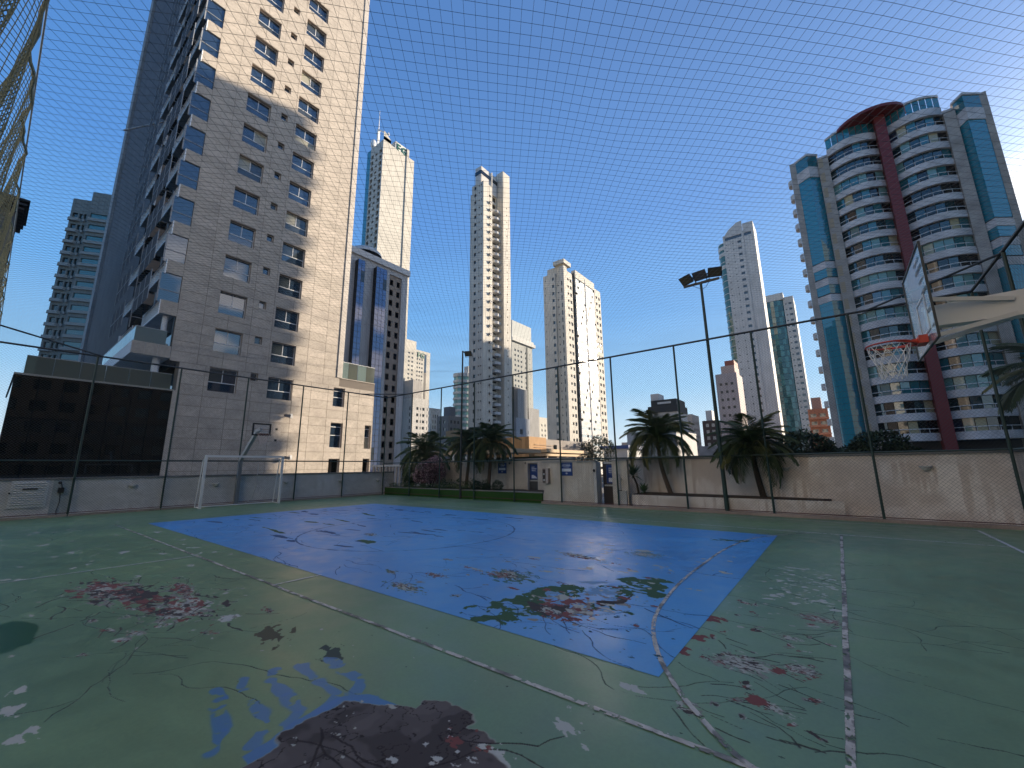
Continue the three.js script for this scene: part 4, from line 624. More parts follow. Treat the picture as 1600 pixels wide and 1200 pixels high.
// ------------------------------------------------------------------ the stone-clad tower on the left
{
  const X = -36, F = 3.06, NF = 20, TOP = 70;
  const t = thing('apartment_tower', 'tall beige stone-clad apartment tower rising out of frame on the left', 'building', [-46, -3.2, -13]);
  const wins = [];
  for (let k = 0; k < NF; k++) { const y = 7.2 + F * k; wins.push([-15.52, -13.56, y, y + 1.80, 'big'], [-11.38, -9.50, y + .06, y + 1.86, 'big'], [-12.80, -12.24, y + 1.27, y + 1.93, 'small']); }
  wins.push([-20.34, -19.21, 7.16, 8.94, 'tall'], [-20.37, -19.18, 3.38, 5.66, 'tall'], [-20.30, -19.23, .2, 2.40, 'door'], [-23.36, -22.66, 3.36, 5.65, 'tall'], [-23.36, -22.64, .2, 2.43, 'door']);
  const wall = new MB(), xs = X - .035;
  face(wall, null, 'x', xs, -23.5, -7.68, -3.2, 9.24, wins, .30); face(wall, null, 'x', xs, -23.5, -7.1, 9.24, 9.85, [], .3); face(wall, null, 'x', xs, -19.7, -7.1, 9.85, TOP, wins, .30);
  wall.quad([xs, -3.2, -23.5], [-50, -3.2, -23.5], [-50, 9.85, -23.5], [xs, 9.85, -23.5]).quad([xs, 9.85, -19.7], [-50, 9.85, -19.7], [-50, TOP, -19.7], [xs, TOP, -19.7]).quad([xs, 9.85, -23.5], [xs, 9.85, -19.7], [-50, 9.85, -19.7], [-50, 9.85, -23.5]);
  wall.quad([xs, 9.24, -7.1], [-51, 9.24, -7.1], [-51, TOP, -7.1], [xs, TOP, -7.1]).quad([xs, -3.2, -7.68], [-37, -3.2, -7.68], [-37, 9.24, -7.68], [xs, 9.24, -7.68]).quad([xs, TOP, -19.7], [xs, TOP, -7.1], [-82, TOP, -7.1], [-82, TOP, -19.7]);
  wall.box(-50, -3.2, -23.4, -37.2, 9.8, -8); 
  part('wall', wall, WALL.joint, t);
  // stone panels: a real joint round each; the lower ones are single pieces
  const rest = new MB(), list = [], ph = F / 4, pw = 1.575, g = .011;
  for (let r = 0; r < 96; r++) { const y0 = -3.2 + r * ph + .06, y1 = y0 + ph; if (y1 > TOP) break; const zl = y1 < 9.86 ? -23.5 : -19.7, zr = y1 < 9.3 ? -7.68 : -7.1; for (let a = zr; a > zl + .05; a -= pw) { const b = Math.max(zl, a - pw); let rs = [[b + g, a - g, y0 + g, y1 - g]]; for (const w of wins) rs = rectMinus(rs, [w[0] - .005, w[1] + .005, w[2] - .005, w[3] + .005]); rs = rs.filter((q) => q[1] - q[0] > .03 && q[3] - q[2] > .03); if (rs.length) list.push([y0, rs]); } }
  const seenList = list.filter((p) => p[0] > .9); const rr = rngOf(3);
  list.forEach((p, i) => { const idx = seenList.indexOf(p), own = idx >= 0 && idx < 290 && p[1].length < 3 && (p[1].length === 1 || p[1][0][1] - p[1][1][0] > -.02 && p[1][0][0] < p[1][1][1] + .02 && p[1][0][2] < p[1][1][3] + .02 && p[1][1][2] < p[1][0][3] + .02), mb = own ? new MB() : rest; for (const [a, b, c, d] of p[1]) { if (own) mb.box(X - .034, c, a, X, d, b); else mb.quad([X, c, b], [X, c, a], [X, d, a], [X, d, b]).quad([X, c, b], [X, c, a], [X - .034, c, a], [X - .034, c, b]).quad([X, d, b], [X, d, a], [X - .034, d, a], [X - .034, d, b]); } if (own) part('stone_panel', mb, [WALL.beige, WALL.beigeB, WALL.beigeC][Math.floor(rr() * 3)], t); });
  part('stone_cladding', rest, WALL.beige, t, STUFF);
  part('corner_pier', new MB().box(X - .2, 9.9, -19.92, X + .07, TOP, -19.42), M(.66, .60, .53, .7, { map: stoneA }), t);
  // windows: frame, panes, reveal lining
  const wr = rngOf(17);
  for (const [a, b, c, d, kind] of wins) {
    if (d > 64) continue;
    const xg = X - .32, fr = new MB(), e = .05; fr.box(xg, c, a, xg + .05, c + e, b).box(xg, d - e, a, xg + .05, d, b).box(xg, c + e, a, xg + .05, d - e, a + e).box(xg, c + e, b - e, xg + .05, d - e, b);
    const panes = []; const mid = (a + b) / 2;
    if (kind === 'big') { const ym = c + .74; fr.box(xg + .001, ym - .03, a + e, xg + .055, ym + .03, b - e).box(xg + .001, ym + .03, mid - .025, xg + .053, d - e, mid + .025); panes.push([a + e, b - e, c + e, ym - .03], [a + e, mid - .025, ym + .03, d - e], [mid + .025, b - e, ym + .03, d - e]); }
    else if (kind === 'tall') { const y1 = c + (d - c) * .5, y2 = c + (d - c) * .84; fr.box(xg + .001, y1 - .03, a + e, xg + .055, y1 + .03, b - e).box(xg + .001, y2 - .03, a + e, xg + .055, y2 + .03, b - e); panes.push([a + e, b - e, c + e, y1 - .03], [a + e, b - e, y1 + .03, y2 - .03], [a + e, b - e, y2 + .03, d - e]); }
    else panes.push([a + e, b - e, c + e, d - e]);
    const w = part('window', fr, M(.66, .66, .66, .5), t);
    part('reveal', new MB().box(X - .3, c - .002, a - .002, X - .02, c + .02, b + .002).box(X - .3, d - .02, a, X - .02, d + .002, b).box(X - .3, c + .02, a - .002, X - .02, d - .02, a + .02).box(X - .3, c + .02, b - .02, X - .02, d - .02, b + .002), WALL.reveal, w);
    for (const [p, q, r, s] of panes) part('pane', new MB().box(xg + .012, r, p, xg + .022, s, q), kind === 'door' ? GLASS.black : wr() < .72 ? GLASS.blue : wr() < .6 ? GLASS.smoke : GLASS.curtain, w);
  }
  // two stacks of open-fronted balconies on the side face
  const bal = (x0, x1, y, zf, endMat) => {
    const b = part('balcony', new MB().box(x0, y, zf + .06, x1 - .03, y + .82, -7.1), M(.66, .67, .68, .7, { map: stuccoB }), t);
    part('end_panel', new MB().box(x1 - .028, y, zf + .03, x1 + .01, y + 1.0, -7.09), endMat, b); part('fascia', new MB().box(x0 - .02, y - .10, zf, x1 + .012, y + .98, zf + .058), M(.86, .87, .88, .6), b);
    const z = zf + .72, y0 = y + .84, y1 = y + F - .02; part('painted_recess_shade', new MB().quad([x0, y0, z], [x1 - .1, y0, z], [x1 - .1, y1, z], [x0, y1, z]), M(.045, .047, .052, .9), b); part('end_glazing', new MB().quad([x1 - .1, y0, zf + .25], [x1 - .1, y0, -7.08], [x1 - .1, y1, -7.08], [x1 - .1, y1, zf + .25]), x1 > -37 ? GLASS.blue : GLASS.dark, b);  // front sheet is no glass: matte dark colour paints the open recess's shade
    const m = new MB(); for (let i = 0; i <= 3; i++) { const x = lerp(x0, x1 - .09, i / 3); m.box(x - .03, y0, z - .02, x + .03, y1, z + .02); } m.box(x1 - .13, y0, zf + .2, x1 - .07, y1, zf + .28); m.box(x0, y0 + 1.05, z - .015, x1 - .14, y0 + 1.10, z + .018).box(x1 - .12, y0 + .90, zf + .29, x1 - .07, y0 + .96, -7.1); part('mullion_frame', m, M(.30, .31, .32, .5), b);
  };
  for (let k = 0; k < 18; k++) bal(-41, X, 12.35 + F * k, -6.12, WALL.beige);
  for (let k = 0; k < 18; k++) bal(-50, -44.6, 12.35 + F * k, -6.12, M(.25, .21, .18, .8));
  { const m = new MB(); for (let k = 0; k < 19; k++) { const y = 10.3 + F * k; m.box(-44.4, y + .5, -7.06, -43.2, y + 2.2, -7.03).box(-42.8, y + .2, -7.06, -41.3, y + 2.3, -7.03); } part('side_windows', m, GLASS.dark, t, STUFF); }
  part('side_column', new MB().box(-43.1, 9.3, -7.1, -42.7, TOP, -6.9), WALL.slab, t);
  // terrace over the entrance level
  const te = part('terrace', new MB().box(-48, 9.24, -5.02, X - .02, 10.10, -7.09), M(.68, .69, .70, .7), t);
  for (let i = 0; i < 3; i++) part('stone_panel', new MB().box(X - .018, 9.25, -5.02 - i * .69, X + .012, 10.1, -5.02 - (i + 1) * .69 + .02), WALL.beige, te);
  for (let i = 0; i < 8; i++) part('railing_pane', new MB().box(-48 + i * 1.5, 10.12, -5.10, -48 + i * 1.5 + 1.46, 11.12, -5.085), railGlass, te); part('railing_pane', new MB().box(X - .06, 10.12, -5.1, X - .045, 11.12, -6.75), railDark, te); part('handrail', new MB().box(X - .07, 11.121, -6.75, X - .03, 11.15, -5.08).box(-48, 11.121, -5.115, X - .071, 11.15, -5.07), M(.5, .5, .5, .4), te);
  part('column', new MB().tube([-36.5, 10.1, -6.6], [-36.5, 12.35, -6.6], .17, .17, 14), M(.66, .66, .66, .7), te); part('column', new MB().tube([-36.6, 7.1, -6.5], [-36.6, 9.24, -6.5], .22, .22, 14), M(.62, .63, .64, .7), te); part('column', new MB().tube([-45, 10.1, -5.6], [-45, 12.35, -5.6], .17, .17, 14), M(.6, .6, .6, .7), te);
  part('glass_screen', new MB().box(-48, 10.1, -7.06, -36.2, 12.35, -7.02).box(-47, 7.1, -7.9, -36.9, 9.24, -7.86), GLASS.dark, te);
  // dark side slab, further back
  const sl = part('side_wall', new MB().box(-79.5, -3.2, -19.6, -51, 98, -6.6), WALL.slate, t); part('edge_strip', new MB().box(-82.5, -3.2, -19.6, -79.52, 98, -6.3), WALL.slab, sl); part('flag_pole', new MB().tube([-52, 38, -6.6], [-52.4, 35.2, -3.9], .09), M(.4, .4, .4, .6), sl);
  // roof terrace rail of the lower block
  const po = part('podium_parapet', new MB().box(-40, 9.852, -23.5, X + .02, 9.93, -19.72), WALL.beigeC, t); for (let i = 0; i < 4; i++) part('railing_pane', new MB().box(X - .06, 9.95, -23.42 + i * .95, X - .04, 11.5, -23.42 + i * .95 + .92), i % 2 ? railGlass : railDark, po); part('handrail', new MB().box(X - .07, 11.5, -23.45, X - .03, 11.54, -19.7), M(.7, .7, .7, .4), po);
}
{ // dark glass pavilion at the foot of the tower
  const X = -35.9, t = thing('glass_pavilion', 'low black glass pavilion at the foot of the beige tower', 'building', [-42, -3.2, -4]);
  part('core', new MB().box(-48, -3.2, -7.55, X - .10, 6.95, -.5), MAT.black, t); part('roof_edge', new MB().box(-48.1, 6.952, -7.6, X + .03, 7.06, -.4), M(.30, .28, .24, .6), t);
  const zs = [-.47, -1.40, -2.42, -3.44, -4.46, -5.44, -6.42, -7.5]; for (let i = 0; i < 7; i++) part('glass_pane', new MB().box(X - .03, -3.1, zs[i + 1] + .015, X, 6.93, zs[i] - .015), GLASS.black, t);
  part('side_glass', new MB().box(-48, -3.1, -.46, X - .02, 6.93, -.44), GLASS.black, t); part('beige_pier', new MB().box(X - .06, -3.1, -7.85, X + .06, 7.0, -7.52), WALL.beige, t);
  for (let i = 0; i < 6; i++) part('railing_pane', new MB().box(X - .5, 7.07, -7.45 + i * 1.12, X - .485, 8.18, -7.45 + i * 1.12 + 1.10), railDark, t); part('handrail', new MB().box(X - .52, 8.18, -7.45, X - .47, 8.22, -.75), M(.32, .32, .3, .4), t); part('railing_return', new MB().box(-47, 7.07, -.78, X - .5, 8.18, -.765), railDark, t);
}
for (const [y, z, l] of [[5.91, -15.4, 'upper grey security camera on the beige facade'], [2.46, -15.67, 'lower grey security camera on the beige facade above the goal']]) { const t = thing('security_camera', l, 'camera', [-35.9, y, z]); part('housing', new MB().bar([-35.7, y, z + .38], [-35.62, y - .06, z - .02], .20, .22), M(.12, .12, .13, .5), t); part('mount', new MB().bar([-36, y + .05, z - .25], [-35.7, y + .02, z - .05], .07).box(-36, y - .16, z - .36, -35.96, y + .2, z - .16), M(.55, .55, .55, .5), t); part('lens', new MB().ball([-35.72, y, z + .40], .06), GLASS.black, t); }
{ const t = thing('access_panel', 'small flush access panel with two dark holes on the beige facade', 'panel', [-36, 4, -14.5]); part('plate', new MB().box(-35.998, 3.5, -14.9, -35.985, 5.1, -14.3), WALL.beigeC, t); part('hole', new MB().box(-35.984, 4.65, -14.68, -35.975, 4.82, -14.5), MAT.dark, t); part('hole', new MB().box(-35.984, 3.75, -14.68, -35.975, 3.92, -14.5), MAT.dark, t); }

// ------------------------------------------------------------------ towers behind
const winPart = (t, mb, m) => part('windows', mb, m, t, STUFF);
{ // teal and grey balcony tower far left, turned towards us
  const t = thing('balcony_tower', 'grey tower with teal glazed balconies at the far left', 'building', [0, 0, 0]), w = new MB(), g = new MB(), gd = new MB(), sl = new MB(), H = 72, F = 3.06;
  const cols = [[-8.2, -6.2, .3, 1.6], [-5.6, -4.4, .4, 1.4], [-3.9, -2.9, .4, 1.5]], L = [];
  for (let k = 0; k < 22; k++) for (const c of cols) L.push([c[0], c[1], 2 + k * F + c[2], 2 + k * F + c[2] + c[3]]);
  face(w, gd, 'z', 0, -9, -1.8, -3, H, L, .5);
  const K = []; for (let k = 0; k < 22; k++) K.push([-1.2, 5.6, 2.9 + k * F, 4.2 + k * F], [6.4, 9.5, 2.9 + k * F, 4.2 + k * F]); face(w, g, 'z', .5, -1.8, 12, -3, H + 2.4, K, .35);
  w.box(-9, -3, -14, 12, H, -.6).quad([-9, -3, 0], [-9, -3, -14], [-9, H, -14], [-9, H, 0]).quad([-1.8, -3, 0], [-1.8, -3, .5], [-1.8, H, .5], [-1.8, H, 0]).box(-1.8, H, -9, 12, H + 2.4, .45);
  for (let k = 0; k < 22; k++) { sl.prism([[-9.6, .1], [-8.6, .9], [-5.2, .9], [-4.6, .02]], 1.55 + k * F, 2.3 + k * F); sl.box(-1.6, 2.05 + k * F, .52, 9.8, 2.75 + k * F, 1.0); sl.box(-3.6, 1.7 + k * F, .02, -2.9, 2.3 + k * F, .6); }
  part('wall', w, M(.20, .235, .235, .8, { map: streakA }), t); winPart(t, gd, GLASS.tealDark); part('balcony_glazing', g, GLASS.teal, t, STUFF); part('balcony_slabs', sl, M(.26, .29, .29, .8), t, STUFF);
  t.position.set(-136, -3, -8.2); t.rotation.y = 58 * D2R; t.scale.set(.5, .97, .8);
}
{ // blue-glass office block right of the stone tower
  const X = -93.6, t = thing('blue_glass_tower', 'grey tower with cobalt glass strips and a brown windowed strip', 'building', [-100, -3, -62]), w = new MB(), F = 3.06;
  w.box(-110, -3, -70.1, X - .5, 57.2, -50); face(w, null, 'x', X, -70.1, -50, -3, 57.2, [[-68.1, -63.9, -2.9, 55.7]], .45); part('wall', w, M(.50, .49, .49, .8, { map: streakA }), t);
  const br = new MB(), gl = new MB(), L = []; for (let k = 0; k < 18; k++) for (const c of [[-65.4, -64.3], [-67.7, -66.6]]) L.push([c[0], c[1], .6 + k * F, 2.3 + k * F]); face(br, gl, 'x', X - .30, -68.1, -63.9, -2.9, 55.7, L, .2); part('brown_panel', br, M(.25, .20, .16, .85), t); winPart(t, gl, GLASS.cobalt);
  const strip = (z0, z1, d, nz) => { const s = part('glass_strip', new MB().box(X + .01, -3, z0, X + d, 55.4, z1), MAT.black, t); for (let k = 0; k < 19; k++) for (let j = 0; j < nz; j++) { const a = lerp(z0, z1, j / nz) + .05, b = lerp(z0, z1, (j + 1) / nz) - .05, y = -2.6 + k * F; part('glass_pane', new MB().box(X + d + .005, y + .04, a, X + d + .03, y + 1.49, b).box(X + d + .005, y + 1.57, a, X + d + .03, y + 3.02, b), (k * 7 + j * 3) % 17 === 0 ? GLASS.dark : GLASS.cobalt, s); } };
  strip(-62, -58.7, 1.5, 3); strip(-55.2, -53.2, 1.5, 2);
  part('cornice', new MB().box(-110, 57.2, -70.6, X + .6, 58.9, -49.5).box(-106, 58.9, -66, X - 1.5, 60.2, -53), M(.52, .51, .5, .8), t); const d = new MB(); for (let k = 0; k < 6; k++) { const a = k / 6, b = (k + 1) / 6, r0 = 4.6 * Math.cos(a * 1.3), r1 = 4.6 * Math.cos(b * 1.3); d.tube([-98, 60.2 + 2.6 * Math.sin(a * 1.3), -58.5], [-98, 60.2 + 2.6 * Math.sin(b * 1.3), -58.5], r0, r1, 20, k === 5); } part('dome', d, M(.50, .50, .50, .7), t);
}
const font = await new FontLoader().loadAsync('fonts/droid/droid_sans_bold.typeface.json');
const letters = (s, size, m, parent, pos, ry) => { const g = new TextGeometry(s, { font, size, depth: .25, curveSegments: 4 }); const q = new THREE.Mesh(g, m); q.name = 'lettering'; q.castShadow = q.receiveShadow = true; const o = originOf(parent); q.position.set(pos[0] - o[0], pos[1] - o[1], pos[2] - o[2]); q.rotation.y = ry; parent.add(q); };
const signGreen = M(.01, .10, .07, .5);
{ // the tallest tower with the roof mast
  const t = thing('mast_tower', 'very tall slim cream tower with roof mast and green letters', 'building', [-164, -3, -107]), w = new MB(), g = new MB(), F = 3.4, X = -156.2, Z = -99.1;
  face(w, g, 'z', Z, -166.8, X, -3, 161, grid([[-166.2, -164.2], [-162.6, -160.9, .5, 1.2], [-159.2, -157.1]], 1, 46, F, 2.3), .9);
  face(w, null, 'x', X, -103.4, Z, -3, 163, []); w.box(-166.7, -3, -118, -156.3, 160.8, -100.2).quad([X, 161, Z], [X, 166.2, Z], [X, 163, -103.4], [X, 161, -103.4]);
  part('wall', w, WALL.cream, t); winPart(t, g, GLASS.smoke);
  part('teal_side', new MB().box(-171, -3, -118, -166.82, 161.5, Z - .6), GLASS.tealDeep, t);
  part('recess_wall', new MB().box(-160, -3, -106.2, X - 1.2, 161.5, -103.42), M(.46, .42, .38, .85), t); part('flank', new MB().box(-166, -3, -113, X - .4, 165.2, -106.22), M(.60, .57, .51, .8, { map: streakA }), t); part('end_fin', new MB().box(-166, -3, -114.4, X + .3, 164.8, -113.02), WALL.cream, t);
  part('crown_band', new MB().box(-165, 158.5, -112.98, X - .35, 165.22, -106.24), M(.58, .58, .54, .7), t); letters('FG', 4.0, signGreen, t, [X - .32, 160.3, -106.6], Math.PI / 2);
  part('mast', new MB().tube([-164.2, 160, -101], [-164.2, 184, -101], .45, .08, 8), MAT.white, t); part('roof_truss', new MB().bar([-164.2, 172.5, -101], [-157.5, 167, -103], .6).bar([-164.2, 161, -101], [-164.2, 172.5, -101], 1.1).bar([-163, 161, -102], [-158, 168.5, -103], .35), MAT.white, t); part('roof_dish', new MB().ball([-168.3, 166.0, -101], 1.5, 2.9, 1.5, 12), MAT.white, t);
}
function plain(name, label, [x0, x1], [zb, zf], y1, wallM, opt = {}) {   // a block with windows in its two visible faces
  const t = thing(name, label, 'building', [(x0 + x1) / 2, -3, (zb + zf) / 2]), w = new MB(), g = new MB(), F = opt.F ?? 3.06, n = Math.floor((y1 - 1) / F), y0 = opt.y0 ?? 1;
  face(w, g, 'z', zf, x0, x1, -3, y1, opt.z ? grid(opt.z, y0, n, F, opt.h ?? 1.3) : [], opt.d ?? .25); face(w, g, 'x', x1, zb, zf, -3, y1, opt.x ? grid(opt.x, y0, n, F, opt.h ?? 1.3) : [], opt.d ?? .25);
  w.quad([x0, -3, zf], [x0, -3, zb], [x0, y1, zb], [x0, y1, zf]).quad([x0, -3, zb], [x1, -3, zb], [x1, y1, zb], [x0, y1, zb]).quad([x0, y1, zf], [x1, y1, zf], [x1, y1, zb], [x0, y1, zb]); part('wall', w, wallM, t); if (opt.z || opt.x) winPart(t, g, opt.g ?? GLASS.smoke); return t;
}
const cols = (a, b, n, w) => Array.from({ length: n }, (_, i) => { const c = lerp(a, b, (i + .5) / n); return [c - w / 2, c + w / 2]; });
{ const t = plain('cream_tower', 'cream tower with green letters at the roofline behind the office block', [-246, -231.6], [-197, -174.6], 86, WALL.cream, { x: [...cols(-182, -176, 2, 1.6), ...cols(-190.5, -184, 3, 1.2)], z: cols(-245, -233, 4, 1.5), F: 3.1 }); part('roof_block', new MB().box(-245, 86, -184, -232, 92, -175), WALL.cream, t); part('dark_slot', new MB().box(-232, 5, -193.4, -231.5, 70, -191.6), M(.22, .2, .18, .9), t); part('blue_slot', new MB().box(-232, 70, -193.4, -231.5, 84, -191.6), GLASS.blue, t); letters('FG', 4.0, signGreen, t, [-231.5, 80.4, -184.6], Math.PI / 2); }
{ const t = plain('apartment_block', 'pale mid-rise block in front of the cream lettered tower', [-158, -149.4], [-127.2, -117.4], 33, WALL.pale, { x: [[-121, -119.8], [-122.6, -122.1], [-124.6, -123.3], [-126.4, -126]], z: [[-157.2, -156.8], [-151.6, -150.6, -.2, 1.7]], F: 2.95 }); part('upper_block', new MB().box(-158, 33, -122.5, -149.5, 41.5, -117.5), M(.50, .47, .44, .85, { map: streakA }), t); }
plain('white_block', 'small bright white block left of the stepped grey one', [-182, -174.5], [-157, -149.9], 34, WALL.white, { x: cols(-156, -151, 3, .8), h: 2.0 });
{ const t = plain('grey_block', 'low dark grey block between the white block and the curved one', [-131, -124.2], [-123.5, -116.1], 22.5, M(.26, .25, .24, .9, { map: streakA }), { x: cols(-123, -117, 3, 1.2), z: cols(-130.5, -125, 2, 1.4) }); part('roof_hut', new MB().box(-129, 22.5, -121, -125, 26.5, -118), M(.16, .16, .17, .9), t); part('brown_roof', new MB().box(-124.1, 13, -130, -116, 16, -115), M(.34, .22, .12, .8), t); }
{ const t = thing('curved_tower', 'white tower with curved green-glazed balconies beside the slim tower', 'building', [-146, -3, -144]), w = new MB(), g = new MB(); const arc = (r, s) => Array.from({ length: 13 }, (_, i) => { const a = -.35 + 2.3 * i / 12; return [-146 + r * Math.cos(a), -146.5 + s * Math.sin(a)]; }); for (let k = 0; k < 16; k++) { const y = -1 + k * 2.95; w.prism([...arc(5.4, 5.6), [-150, -150]], y, y + 1.2); g.prism([...arc(5.0, 5.2), [-150, -149.5]], y + 1.2, y + 2.95); } w.prism([...arc(5.4, 5.6), [-150, -150]], 46.2, 48).box(-145, 48, -149, -142, 52, -146); part('balcony_slabs', w, WALL.white, t, STUFF); winPart(t, g, GLASS.curtainTeal); }
{ // slim tall tower in the middle
  const t = thing('slim_tower', 'tall slim cream tower with a balcony recess in the middle', 'building', [-95, -3, -109]), w = new MB(), g = new MB(), X = -91.3, Z = -100.9, F = 3.06;
  face(w, g, 'z', Z, -97.2, X, -3, 107.2, grid([[-96.0, -94.9], [-93.7, -93.2, .6, .6], [-92.6, -92.1, .6, .6]], 1, 35, F, 1.3), .3); face(w, g, 'x', X, -105.9, Z, -3, 107.2, grid([[-105.2, -104.0, .3, .9]], 1, 34, F, 1.0), .3);
  w.box(-97.1, -3, -105.8, X - .35, 107.1, Z - .35); face(w, g, 'x', X - 3.2, -112.5, -105.9, -3, 112, grid([[-107.6, -106.6], [-111.8, -109.4, -.3, 2.1]], 1, 35, F, 1.3), .3); w.box(-99, -3, -119, X - 3.6, 112, -105.9); w.box(-99.1, -3, Z - 6, -97.2, 105, Z - 1.2);
  w.quad([X, -3, -105.9], [X - 3.2, -3, -105.9], [X - 3.2, 107.2, -105.9], [X, 107.2, -105.9]).quad([X - 3.2, -3, -112.5], [X, -3, -112.5], [X, 118.5, -112.5], [X - 3.2, 118.5, -112.5]); face(w, g, 'x', X, -116.8, -112.5, -3, 118.5, grid([[-115.0, -114.5, .5, .55]], 1, 34, F, .55), .3); w.box(-98, -3, -116.7, X - .35, 118, -112.6).quad([X - 3.2, 110, -112.5], [X - 3.2, 110, -116.8], [X - 3.2, 118.5, -116.8], [X - 3.2, 118.5, -112.5]);
  w.box(X - .3, 107, -105.95, X + .04, 113.5, -105.55); part('wall', w, WALL.cream, t); winPart(t, g, GLASS.dark);
  part('roof_block', new MB().box(-97, 107.2, -112, -94, 116, -102.5), M(.52, .5, .47, .85), t); part('roof_glazing', new MB().box(-97.1, 112.6, -112.1, -93.9, 114.2, -102.4), GLASS.dark, t);
  const b = new MB(), s = new MB(); for (let k = 0; k < 33; k++) { const y = 1.2 + F * k; b.prism([[X - 3.2, -108.6], [X - 1.5, -108.9], [X - .9, -110], [X - .9, -111.6], [X - 3.2, -112.2]], y, y + .95); s.box(X + .02, y + .6, -105.4, X + .75, y + .8, -103.9); s.box(X + .55, y - .1, -105.3, X + .6, y + .6, -104); } part('balcony_slabs', b, WALL.white, t, STUFF); part('air_conditioner_ledges', s, WALL.pale, t, STUFF);
}
{ const t = plain('classical_tower', 'grey-green tower with moulded crown behind the slim tower', [-160, -141.4], [-202, -181.4], 74, M(.46, .47, .44, .85, { map: streakA }), { x: [...cols(-192, -183, 3, 1.5), [-195.2, -194.4], [-199.5, -198.8, .4, .5]], F: 3.06 }); part('cornice', new MB().box(-161, 74, -204, -140.2, 76, -180.5).box(-160.5, 76, -203, -140.9, 77.5, -181), M(.5, .5, .47, .8), t); part('crown_block', new MB().box(-158, 77.5, -201.5, -141.6, 87, -182), M(.47, .48, .45, .85), t); part('dark_slot', new MB().box(-141.9, 2, -197, -141.2, 73, -195.6), M(.14, .15, .14, .9), t); }
{ const t = plain('grey_apartments', 'plain grey block with dark loggias right of the slim tower', [-99, -89.9], [-126, -117.5], 19, M(.40, .42, .45, .85, { map: streakA }), { x: [[-121.5, -119.6, -.2, 1.9], [-124.9, -124.5]], F: 3.06 }); part('stair_block', new MB().box(-98, 19, -125, -90.2, 30, -119), M(.37, .37, .36, .9, { map: streakA }), t); part('rear_block', new MB().box(-100, -3, -133, -90.4, 23.5, -126.02), M(.40, .39, .37, .9, { map: streakA }), t); part('roof_cap', new MB().box(-98.2, 30, -123, -92, 30.9, -119), M(.15, .15, .15, .9), t); }
plain('far_cream_block', 'sunlit cream block far beyond the plain grey one', [-150, -140], [-222, -205], 31, WALL.cream, { x: cols(-221, -207, 4, 1.3) });
{ // broad bright tower
  const t = thing('bright_tower', 'broad pale tower with a wide pale-blue glazed front', 'building', [-80, -3, -147]), w = new MB(), g = new MB(), gb = new MB(), X = -75.6, Z = -130.8, F = 3.06;
  face(w, g, 'z', Z, -85.3, -79.7, -3, 77.5, grid([[-84.6, -84.2, .5, .5], [-81.2, -80.2]], 1, 25, F, 1.3), .3); face(w, g, 'z', Z - .7, -79.7, -77.8, -3, 76, grid([[-79.0, -78.5, .4, .6]], 1, 24, F, .6), .2); face(w, g, 'z', Z, -77.8, X, -3, 79.6, grid([[-77.0, -76.5]], 1, 24, F, 1.9), .3); face(w, null, 'x', X, -133.2, Z, -3, 79.6, []);
  w.quad([-79.7, -3, Z], [-79.7, -3, Z - .7], [-79.7, 77, Z - .7], [-79.7, 77, Z]).quad([-77.8, -3, Z], [-77.8, -3, Z - .7], [-77.8, 77, Z - .7], [-77.8, 77, Z]);
  face(w, g, 'x', X - .5, -138.2, -133.2, -3, 78.6, grid([[-137.6, -136.2], [-135.4, -134.2, .2, 1.0]], 1, 25, F, 1.4), .3); face(w, g, 'x', X - 1.5, -140.2, -138.2, -3, 77.5, grid([[-139.6, -138.8]], 1, 25, F, 1.2), .3); face(w, g, 'x', X, -163, -157.2, -3, 79, grid([[-162.2, -160.8], [-159.6, -158.0, .2, 1.2]], 1, 25, F, 1.5), .3);
  w.box(-85.2, -3, -163, X - 1.9, 77, Z - 1.2).box(X - 1.9, 77.9, -157.2, X, 81.2, -140.2); part('wall', w, WALL.cream, t); winPart(t, g, GLASS.smoke);
  const fr = new MB(); for (let k = 0; k < 25; k++) for (let j = 0; j < 2; j++) for (let i = 0; i < 6; i++) { const z1 = -140.4 - j * 8.5 - i * 1.34, y = 1.2 + k * F, r = (k * 31 + j * 17 + i * 13) % 11; (r < 2 ? g : gb).quad([X - .1, y + .8, z1], [X - .1, y + .8, z1 - 1.26], [X - .1, y + 2.9, z1 - 1.26], [X - .1, y + 2.9, z1]); } for (let k = 0; k < 26; k++) fr.box(X - .6, -2 + k * F, -157.2, X - .04, -.9 + k * F + 1.0, -140.2); fr.box(X - .6, -3, -148.9, X + .15, 80, -148.4); part('balcony_glazing', gb, M(.40, .50, .54, .25), t, STUFF); part('balcony_slabs', fr, WALL.white, t, STUFF); part('dark_joint', new MB().box(X - 1.4, -3, -140.6, X - .7, 80, -140.2).box(X - .9, -3, -157.2, X - .02, 80, -156.9), M(.12, .12, .11, .9), t);
  part('roof_house', new MB().box(-84, 77, -140, -77.9, 80.5, -132), WALL.cream, t); part('roof_cap', new MB().box(-80.2, 80.5, -136, X + .4, 82.2, -130.4), WALL.cream, t);
  t.position.set(-92.8, -3.7, -170.5); t.scale.setScalar(1.16);
}
